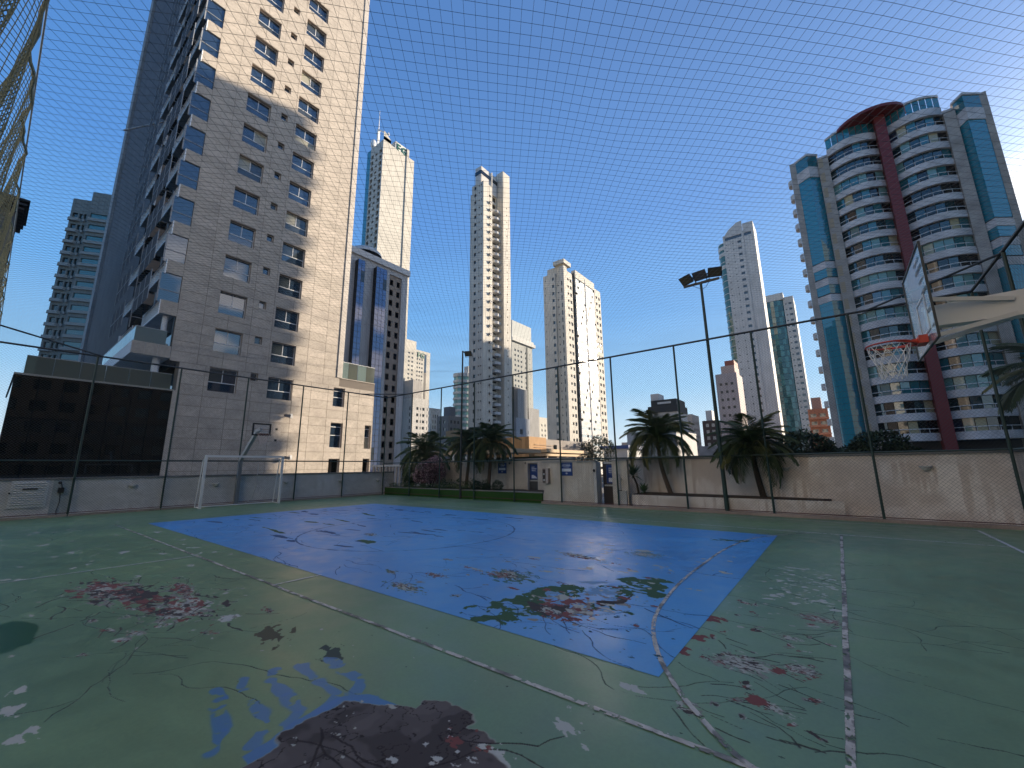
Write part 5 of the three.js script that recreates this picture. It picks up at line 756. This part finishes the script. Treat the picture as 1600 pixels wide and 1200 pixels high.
{ // low ochre building close behind the entrance
  const t = thing('ochre_building', 'low ochre timber-clad building beyond the entrance wall', 'building', [-28, -3, -41]); const oc = M(.52, .30, .13, .8, { map: rep(tStreak, 2, 8) });
  part('tall_block', new MB().box(-33, -3, -40, -26.3, 4.75, -36.6), oc, t); for (let i = 0; i < 14; i++) part('board', new MB().box(-33 + i * .478, -1, -36.598, -33 + i * .478 + .46, 4.74, -36.55), i % 3 ? oc : M(.56, .33, .15, .8), t); part('side_block', new MB().box(-33, -3, -52, -26.4, 4.6, -40.01), M(.40, .36, .33, .85, { map: stuccoB }), t); part('side_window', new MB().box(-26.42, 2.9, -42.4, -26.36, 4.0, -41.7), GLASS.dark, t);
  part('eave', new MB().box(-26.3, 3.0, -47, -24.6, 3.35, -37.5).box(-26.3, 2.62, -47, -24.8, 2.9, -37.6), M(.60, .42, .24, .7), t); part('dark_opening', new MB().box(-26.3, .5, -47, -25.6, 2.55, -37.8), MAT.dark, t); for (let i = 0; i < 5; i++) part('post', new MB().box(-25.1, .3, -38.2 - i * 2.1, -24.9, 2.62, -38 - i * 2.1), M(.6, .46, .3, .7), t); part('roof_rail', new MB().bar([-26.25, 3.9, -37.6], [-26.25, 3.9, -41.5], .05).bar([-26.25, 3.6, -37.6], [-26.25, 3.6, -41.5], .05), M(.3, .2, .12, .7), t);
  const c = thing('long_canopy', 'long low sunlit canopy roof beyond the planter wall', 'canopy', [-24, 0, -30]); part('roof', new MB().box(-30, 2.55, -27.5, -18.6, 2.85, -24), M(.62, .45, .28, .7), c); for (let i = 0; i < 8; i++) part('post', new MB().box(-29.6 + i * 1.5, -3, -24.2, -29.45 + i * 1.5, 2.55, -24.05), MAT.white, c); part('back_hedge', new MB().box(-30, -3, -27.4, -18.7, 2.3, -27.2), LEAF.bushDark, c);
  const f = thing('balustrade', 'pale slatted balustrade beyond the far left corner', 'railing', [-27, 0, -19.5]); for (let i = 0; i < 16; i++) part('slat', new MB().box(-29.5 + i * .42, .2, -19.6, -29.5 + i * .42 + .2, 1.62, -19.5), M(.42, .35, .29, .8), f); part('rail', new MB().box(-29.6, 1.622, -19.62, -22.9, 1.75, -19.48), M(.62, .58, .52, .8), f);
}
plain('blue_roof_house', 'low white building with a blue roof edge beyond the entrance pier', [-31, -26.8], [-72, -64.7], 4.2, WALL.white, { z: cols(-30.6, -27.4, 3, .35), y0: 2.6, h: .4, F: 9 });
{ const r = single('roof_slab', new MB().box(-31.4, 4.2, -72.3, -26.4, 4.75, -64.3), M(.03, .07, .22, .6), 'blue fascia roof of the low white building', 'roof'); r.position.set(0, 0, 0); }
{ const t = plain('white_apartments', 'long white low-rise with rows of small windows behind the curved palm', [-43.6, -30.8], [-124, -105.6], 9.6, WALL.pale, { z: [...cols(-43, -39, 2, 1.0), ...cols(-38.4, -35, 3, .8), ...cols(-34.4, -31.2, 2, 1.4)], x: cols(-123, -107, 6, 1.2), F: 2.9, y0: -1 }); part('parapet', new MB().box(-43.7, 9.6, -124, -30.7, 10.0, -105.5), M(.5, .49, .47, .8), t); }
{ const t = plain('black_capped_tower', 'block with a black crown behind the curved palm', [-50.5, -41.1], [-156, -144.3], 19.5, M(.58, .56, .53, .8, { map: streakA }), { z: [[-49.8, -48.6], [-47.4, -45.6, -.3, 1.9], [-45.0, -42.6, -.3, 1.9]], F: 3.0, y0: 0 }); part('black_crown', new MB().box(-51, 19.5, -156, -40.8, 21.8, -143.9).box(-50, 21.8, -155, -41.2, 24.0, -144.6), M(.022, .024, .026, .5), t); part('crown_strip', new MB().box(-47.6, 22.5, -144.5, -43, 23.2, -144.3), M(.5, .5, .48, .6), t); part('roof_tank', new MB().box(-50.4, 24.0, -152, -47.6, 26.6, -146), M(.55, .52, .49, .8), t); }
plain('pink_block', 'pale pink sunlit block right of the curved palm crown', [-56, -49.1], [-206, -193.9], 23.8, M(.62, .52, .44, .8, { map: streakA }), { z: cols(-55.5, -49.6, 4, .9), x: cols(-205, -195, 5, 1.1) });
{ const t = plain('brown_block', 'dark brown block with white window frames left of the pale pink tower', [-50.1, -43], [-228, -215.8], 22.5, M(.075, .055, .05, .8), { z: [[-48.6, -47.2, 0, 1.6], [-46.0, -44.6, 0, 1.6]], g: M(.5, .48, .44, .5) }); part('roof_tank', new MB().box(-48.4, 22.5, -222, -45.6, 27.5, -217), M(.46, .47, .48, .7), t); part('low_annex', new MB().prism([[-51, -214], [-43.5, -214], [-43.5, -215.7], [-51, -215.7]], -3, 10), M(.34, .36, .4, .8), t); }
plain('grey_gable_house', 'small grey gabled house front below the brown block', [-42, -35.4], [-190, -172], 8.5, M(.36, .37, .40, .85, { map: stuccoB }), { z: [[-40.5, -39], [-37.6, -36.4]], F: 3.2, y0: 0 });
{ const t = plain('pink_tower', 'pale pinkish mid-rise with small square windows left of the grey tower', [-32.7, -25.5], [-180, -167.9], 35, M(.50, .42, .40, .85, { map: streakA }), { z: cols(-32, -26.4, 3, .9), F: 2.95, h: 1.0 }); part('roof_step', new MB().box(-30.6, 35, -178, -26, 38, -168.5), M(.45, .33, .28, .85), t); part('red_roof', new MB().box(-29.2, 38, -177, -26, 40, -169), M(.30, .09, .06, .8), t); }
{ // pale tower right of the floodlight
  const t = thing('pale_tower', 'tall pale grey tower with green balcony corner right of the floodlights', 'building', [-26, -3, -218]), w = new MB(), g = new MB(), gt = new MB(), X = -16.9, Z = -204.2, F = 3.2;
  face(w, g, 'z', Z, -29.8, -21.2, -3, 108.2, [...grid([[-28.9, -28.4, .4, .5], [-26.1, -25.6, .4, .5], [-23.9, -22.4, 0, 1.2]], 1, 33, F, 1.2), [-29.0, -21.9, 106.2, 107.7]], .3); face(w, g, 'z', Z - .25, -21.2, X, -3, 112.5, [[-20.9, -18.0, 106.2, 107.7]], .3); face(w, null, 'x', X, -216, Z - .25, -3, 112.5, []); w.box(-29.7, -3, -216, X - .3, 108, Z - .9);
  w.prism([[-29.8, Z], [-21.2, Z], [-21.2, -212], [-29.8, -212]], 108.2, 109).quad([-29, 109, Z - .1], [-21.3, 109, Z - .1], [-21.3, 114.2, Z - .1], [-23.5, 114, Z - .1]).tri([-29, 109, Z - .1], [-23.5, 114, Z - .1], [-27, 111.6, Z - .1]);
  const arc = (r) => Array.from({ length: 9 }, (_, i) => { const a = Math.PI * (.5 + i / 16 * 1.4); return [-29.8 + r * Math.cos(a) * 1.0, Z - 4.6 + (r + 1.3) * Math.sin(a)]; }); const sl = new MB(); for (let k = 0; k < 33; k++) { const y = .2 + k * F; if (k % 15 === 14 || k > 30) sl.prism([...arc(3.2), [-29.8, -212]], y, y + 1.5); gt.prism([...arc(3.0), [-29.8, -211]], y, y + F - .25); sl.prism([...arc(3.12), [-29.8, -211.5]], y + F - .26, y + F); }
  part('wall', w, M(.62, .60, .57, .8, { map: streakA }), t); winPart(t, g, GLASS.smoke); part('balcony_glazing', gt, coated(.05, .13, .11, 1.8), t, STUFF); part('balcony_slabs', sl, WALL.white, t, STUFF);
}
{ // teal-fronted tower
  const t = thing('teal_front_tower', 'grey tower with a bowed teal glass front beside the pale tower', 'building', [-14, -3, -258]), w = new MB(), g = new MB(), gt = new MB(), Z = -249.9;
  face(w, g, 'z', Z, -12.0, -7.5, -3, 88, grid([[-11.4, -10.6, .3, .6], [-9.8, -8.4]], 1, 28, 3.06, 1.2), .3); w.box(-20.8, -3, -268, -7.6, 87.5, Z - 1.2).quad([-7.5, -3, Z], [-7.5, -3, -268], [-7.5, 88, -268], [-7.5, 88, Z]).box(-20.9, 86.8, -262, -11.6, 90.5, Z + 1.3); part('wall', w, M(.46, .49, .50, .8, { map: streakA }), t); winPart(t, g, GLASS.smoke);
  const fr = new MB(); for (let k = 0; k < 29; k++) for (let i = 0; i < 8; i++) { const a = Math.PI * (1 - i / 8), b = Math.PI * (1 - (i + 1) / 8), P = (q) => [-16.2 + 4.2 * Math.cos(q), Z - .6 + 2.0 * Math.sin(q)], p = P(a), q = P(b), y = -2 + k * 3.06; ((k * 5 + i * 3) % 7 < 3 ? gt : fr).quad([p[0], y, p[1]], [q[0], y, q[1]], [q[0], y + 2.9, q[1]], [p[0], y + 2.9, p[1]]); } part('bowed_glazing', gt, coated(.05, .15, .15, 1.8), t, STUFF); part('spandrel_panels', fr, coated(.03, .085, .09, 1.7), t, STUFF);
}
{ const t = plain('terracotta_block', 'orange terracotta block low beside the curved balcony building', [-6.6, -.6], [-205, -190], 21.5, M(.50, .19, .10, .85, { map: streakA }), { z: [[-6.0, -4.2], [-3.2, -1.4]], F: 2.9, h: 1.3 }); part('roof_tower', new MB().box(-5.2, 21.5, -200, -2.2, 26, -192), M(.36, .2, .15, .85), t); const m = new MB(); for (let k = 0; k < 7; k++) m.box(-6.7, .2 + k * 2.9, -190, -.5, .9 + k * 2.9, -189.3); part('balcony_bands', m, M(.55, .22, .12, .8), t, STUFF); }
plain('distant_brown_block', 'small hazy brown block right of the bright tower', [-62, -57], [-190, -180], 19, M(.42, .36, .32, .9), { z: cols(-61.5, -57.5, 3, .7), x: cols(-189, -181, 3, .9) });
plain('distant_pink_block', 'small distant pinkish block beside the bright tower foot', [-60, -54.5], [-150, -140], 9.5, M(.55, .44, .36, .9), { z: cols(-59.5, -55, 3, .7) });
plain('distant_grey_block', 'small distant grey block with stepped roof left of the curved palm', [-57.5, -53.5], [-195, -186], 13.5, M(.36, .36, .37, .9), { z: cols(-57, -54, 2, .7) });
structure('hills', (() => { const mb = new MB(); for (let i = 0; i < 40; i++) { const h = (k) => 12 + 26 * fbm(k * .35 + 4, 9, 3), x = -420 + i * 20, y0 = h(i), y1 = h(i + 1); mb.quad([x, -3, -640], [x + 20, -3, -640], [x + 20, y1, -700], [x, y0, -700]); } return mb; })(), M(.06, .085, .07, 1), 'low wooded hills on the horizon');

// ------------------------------------------------------------------ the curved balcony building on the right
{
  const t = thing('curved_balcony_tower', 'large tower of curved balconies with red pillar and red roof disc', 'building', [12.8, -3, -98]), F = 3.07, Y0 = 5.2, NB = 17, Z = -88;
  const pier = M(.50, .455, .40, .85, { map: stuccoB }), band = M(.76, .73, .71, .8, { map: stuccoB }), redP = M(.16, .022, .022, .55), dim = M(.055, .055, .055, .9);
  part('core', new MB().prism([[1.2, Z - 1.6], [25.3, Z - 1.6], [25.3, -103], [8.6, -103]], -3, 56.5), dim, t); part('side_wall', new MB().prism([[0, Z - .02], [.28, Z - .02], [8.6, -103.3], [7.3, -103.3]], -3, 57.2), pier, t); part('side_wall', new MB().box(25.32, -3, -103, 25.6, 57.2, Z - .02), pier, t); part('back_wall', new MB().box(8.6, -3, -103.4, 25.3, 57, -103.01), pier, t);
  for (const [a, b, d] of [[0, .95, .0], [4.2, 5.75, .5], [20.65, 21.95, .5], [24.85, 25.6, .0]]) part('pier', new MB().box(a, -3, Z - 1.6, b, a > 1 && a < 24 ? 56.6 : 58.2, Z + d), pier, t);
  for (let k = 0; k < 17; k++) { part('stone_insert', new MB().box(4.35, Y0 + k * F + .6, Z + .502, 4.95, Y0 + k * F + 2.5, Z + .52), M(.36, .29, .20, .85), t); }
  const rg = rngOf(21), paneM = () => { const q = rg(); return q < .30 ? GLASS.tealDark : q < .55 ? GLASS.dark : q < .74 ? GLASS.teal : q < .86 ? GLASS.curtainTeal : q < .94 ? GLASS.cream : GLASS.blue; };
  const bays = [[5.75, 12.55, 1.5], [13.9, 20.65, 1.5]];
  for (const [x0, x1, s] of bays) {
    const zc = (x, o = 0) => Z + .1 + s * (1 - ((x - (x0 + x1) / 2) / ((x1 - x0) / 2)) ** 2) + o, N = 12, xs = Array.from({ length: N + 1 }, (_, i) => lerp(x0, x1, i / N));
    for (let k = -1; k <= NB; k++) {
      const y = Y0 + k * F - .55, top = k === NB, m = new MB(), hgt = top ? 1.35 : 1.15;
      m.prism([...xs.map((x) => [x, zc(x)]), [x1, Z - 1.5], [x0, Z - 1.5]], y, y + hgt); part('balcony_band', m, band, t);
      if (k < 0) continue;
      const P = top ? 8 : 6; if (!top) { part('railing', new MB().path(xs.map((x) => [x, y + hgt + .62, zc(x, -.06)]), .05, 5), MAT.white, t); const po = new MB(); for (let i = 1; i < 6; i++) { const x = lerp(x0, x1, i / 6); po.box(x - .03, y + hgt, zc(x) - .1, x + .03, y + hgt + .6, zc(x) - .05); } part('railing_posts', po, M(.5, .5, .5, .5), t, STUFF); }
      const run = rg() < .45 ? paneM() : null;
      for (let i = 0; i < P; i++) { const a = lerp(x0, x1, i / P) + .04, b = lerp(x0, x1, (i + 1) / P) - .04, o = top ? -.15 : -.5, ya = y + hgt + (top ? 0 : .01), yb = ya + (top ? 2.0 : F - 1.17), za = zc(a, o), zb = zc(b, o); part('glass_pane', new MB().quad([a, ya, za], [b, ya, zb], [b, yb, zb], [a, yb, za]).quad([a, ya, za - .03], [b, ya, zb - .03], [b, yb, zb - .03], [a, yb, za - .03]).quad([a, yb, za], [b, yb, zb], [b, yb, zb - .03], [a, yb, za - .03]), top ? (i % 3 ? GLASS.teal : GLASS.tealDeep) : run && rg() < .7 ? run : paneM(), t); }
      if (top) part('roof_coping', new MB().prism([...xs.map((x) => [x, zc(x, .05)]), ...xs.slice().reverse().map((x) => [x, zc(x, -.4)])], y + hgt + 2.0, y + hgt + 2.35), band, t);
    }
  }
  // folded glass bays at both flanks
  const fold = (x0, xm, x1, d) => {
    for (const [a, za, b, zb] of [[x0, Z - .05, xm, Z + d], [xm, Z + d, x1, Z - .05]]) for (let r = 0; r < 52; r++) { const y = 1 + r * 1.02, k = Math.floor((y - Y0 + .55) / F), gap = k > 7 && k < 11; if (gap && ((y - Y0 + .55) / F - k) < .40) continue; if (y > 53.2) continue; const q = part('curtain_wall_pane', new MB().quad([a, y + .02, za], [b, y + .02, zb], [b, y + 1.0, zb], [a, y + 1.0, za]).quad([a, y + .02, za - .04], [b, y + .02, zb - .04], [b, y + 1.0, zb - .04], [a, y + 1.0, za - .04]).quad([a, y + 1.0, za], [b, y + 1.0, zb], [b, y + 1.0, zb - .04], [a, y + 1.0, za - .04]), GLASS.tealDeep, t); }
    part('fold_backing', new MB().prism([[x0, Z - .12], [xm, Z + d - .1], [x1, Z - .12], [x1, Z - 1.5], [x0, Z - 1.5]], -3, 53.4), MAT.black, t);
    for (const k of [8, 9, 10]) part('white_band', new MB().prism([[x0 - .05, Z], [xm, Z + d + .12], [x1 + .05, Z], [x1, Z - 1], [x0, Z - 1]], Y0 + k * F - .62, Y0 + k * F + .62), band, t);
    part('top_band', new MB().prism([[x0 - .1, Z], [xm, Z + d + .25], [x1 + .1, Z], [x1, Z - 1.4], [x0, Z - 1.4]], 53.5, 55.6), band, t); for (let i = 0; i < 2; i++) { const A = i ? [xm, Z + d + .1, x1, Z] : [x0, Z, xm, Z + d + .1]; part('glass_pane', new MB().quad([A[0], 55.62, A[1]], [A[2], 55.62, A[3]], [A[2], 57.9, A[3]], [A[0], 57.9, A[1]]).quad([A[0], 55.62, A[1] - .04], [A[2], 55.62, A[3] - .04], [A[2], 57.9, A[3] - .04], [A[0], 57.9, A[1] - .04]), GLASS.teal, t); } part('roof_coping', new MB().prism([[x0 - .2, Z], [xm, Z + d + .3], [x1 + .2, Z], [x1, Z - 1.4], [x0, Z - 1.4]], 57.92, 58.3), band, t);
  };
  fold(.95, 2.75, 4.2, 1.1); fold(21.95, 22.75, 24.85, 1.5);
  part('red_pillar', new MB().box(12.55, -3, Z - 1, 13.9, 60.1, Z + 1.5), redP, t); { const n = 40, pts = Array.from({ length: n }, (_, i) => [12.0 + 4.9 * Math.cos(i / n * 2 * Math.PI), -88.6 + 4.6 * Math.sin(i / n * 2 * Math.PI)]); const d = part('red_roof_disc', new MB().prism(pts, 60.1, 60.6), redP, t); part('disc_ribs', new MB().bar([7.8, 60.05, -88.6], [16.2, 60.05, -88.6], .2).bar([12, 60.05, -92.6], [12, 60.05, -84.6], .2), M(.10, .02, .02, .7), d); }
  part('roof', new MB().prism([[.4, Z - .2], [25.2, Z - .2], [25.2, -103], [8, -103]], 57.2, 57.6), band, t); part('roof_house', new MB().box(10, 57.6, -101, 19, 60.0, -94), pier, t);
  for (let k = 0; k < 17; k++) part('side_balcony', new MB().prism(Array.from({ length: 9 }, (_, i) => { const a = Math.PI * (.5 + i / 8); return [-.02 + .62 * Math.cos(a), -89.0 + .9 * Math.sin(a)]; }), Y0 + k * F - .4, Y0 + k * F + .65), k % 5 === 3 ? band : M(.55, .53, .50, .8), t);
  { const n = thing('neighbour_tower', 'plain grey tower right of the curved balcony building', 'building', [45, -3, -108]), w = new MB(), g = new MB(); face(w, g, 'z', -96, 29.6, 64, -3, 40, grid(cols(30.5, 63, 11, 1.6), 1, 12, 3.1, 1.5), .3); w.box(29.6, -3, -120, 64, 40, -96.4); part('wall', w, WALL.pale, n); winPart(n, g, GLASS.smoke); }
}
{ // the block beside the court, outside the frame to the right: what the dark glass and the lower windows mirror
  const n = thing('court_side_block', 'plain brown apartment block beside the court beyond the right fence', 'building', [28, -3, -12]), w = new MB(), g = new MB(); face(w, g, 'x', 18, -32, 10, -3, 20, grid(cols(-31, 9, 14, 1.7), 1, 6, 3.05, 1.5), .3, -1); w.box(18.4, -3, -32, 40, 20, 10).quad([18, -3, -32], [18.4, -3, -32], [18.4, 20, -32], [18, 20, -32]); part('wall', w, M(.34, .27, .21, .85, { map: stuccoB }), n); winPart(n, g, GLASS.tealDark); part('roof', new MB().box(17.6, 20, -32.4, 40.4, 20.5, 10.4), WALL.grey, n);
}
{ // the sunlit slab behind the photographer, mirrored in the glass of the curved building and the source of the warm light on the far walls
  const n = thing('rear_apartment_block', 'wide cream apartment block behind the court, sunlit face to the court', 'building', [3, -3, 18]), w = new MB(), g = new MB(); face(w, g, 'z', 11.5, -19, 26, -3, 42, grid(cols(-18, 25, 13, 1.5), 1, 13, 3.05, 1.4), .3, -1); w.box(-19, -3, 11.9, 26, 42, 26); part('wall', w, M(.66, .63, .58, .8, { map: streakA }), n); winPart(n, g, GLASS.smoke); part('roof', new MB().box(-19.4, 42, 11.2, 26.4, 42.6, 26.4), WALL.grey, n);
}
{ const n = thing('green_side_tower', 'dark green tower standing right of the curved balcony building', 'building', [58, -3, -62]), w = new MB(), g = new MB(); face(w, g, 'x', 46, -76, -50, -3, 66, grid(cols(-75, -51, 8, 2.0), 1, 20, 3.1, 1.9), .3, -1); face(w, g, 'z', -50, 46, 70, -3, 66, grid(cols(47, 69, 7, 2.0), 1, 20, 3.1, 1.9), .3); w.box(46.4, -3, -76, 70, 66, -50.4); part('wall', w, M(.13, .15, .11, .85, { map: stuccoB }), n); winPart(n, g, GLASS.tealDark); }
{ // a roof corner showing past the side net, far left
  const t = thing('roof_eaves', 'dark stepped eaves of a building peeking past the side net', 'building', [0, 0, 0]);
  for (let i = 0; i < 3; i++) part('eave', new MB().box(-6, -i * .5, .2 + i * .14, .6, -i * .5 + .2, 4), M(.06, .05, .05, .8), t); part('wall', new MB().box(-6, -30, .8, -.4, 0, 3.6), M(.2, .19, .19, .85), t); t.position.set(-61, 28.0, .62);
}

renderer.render(scene, camera);
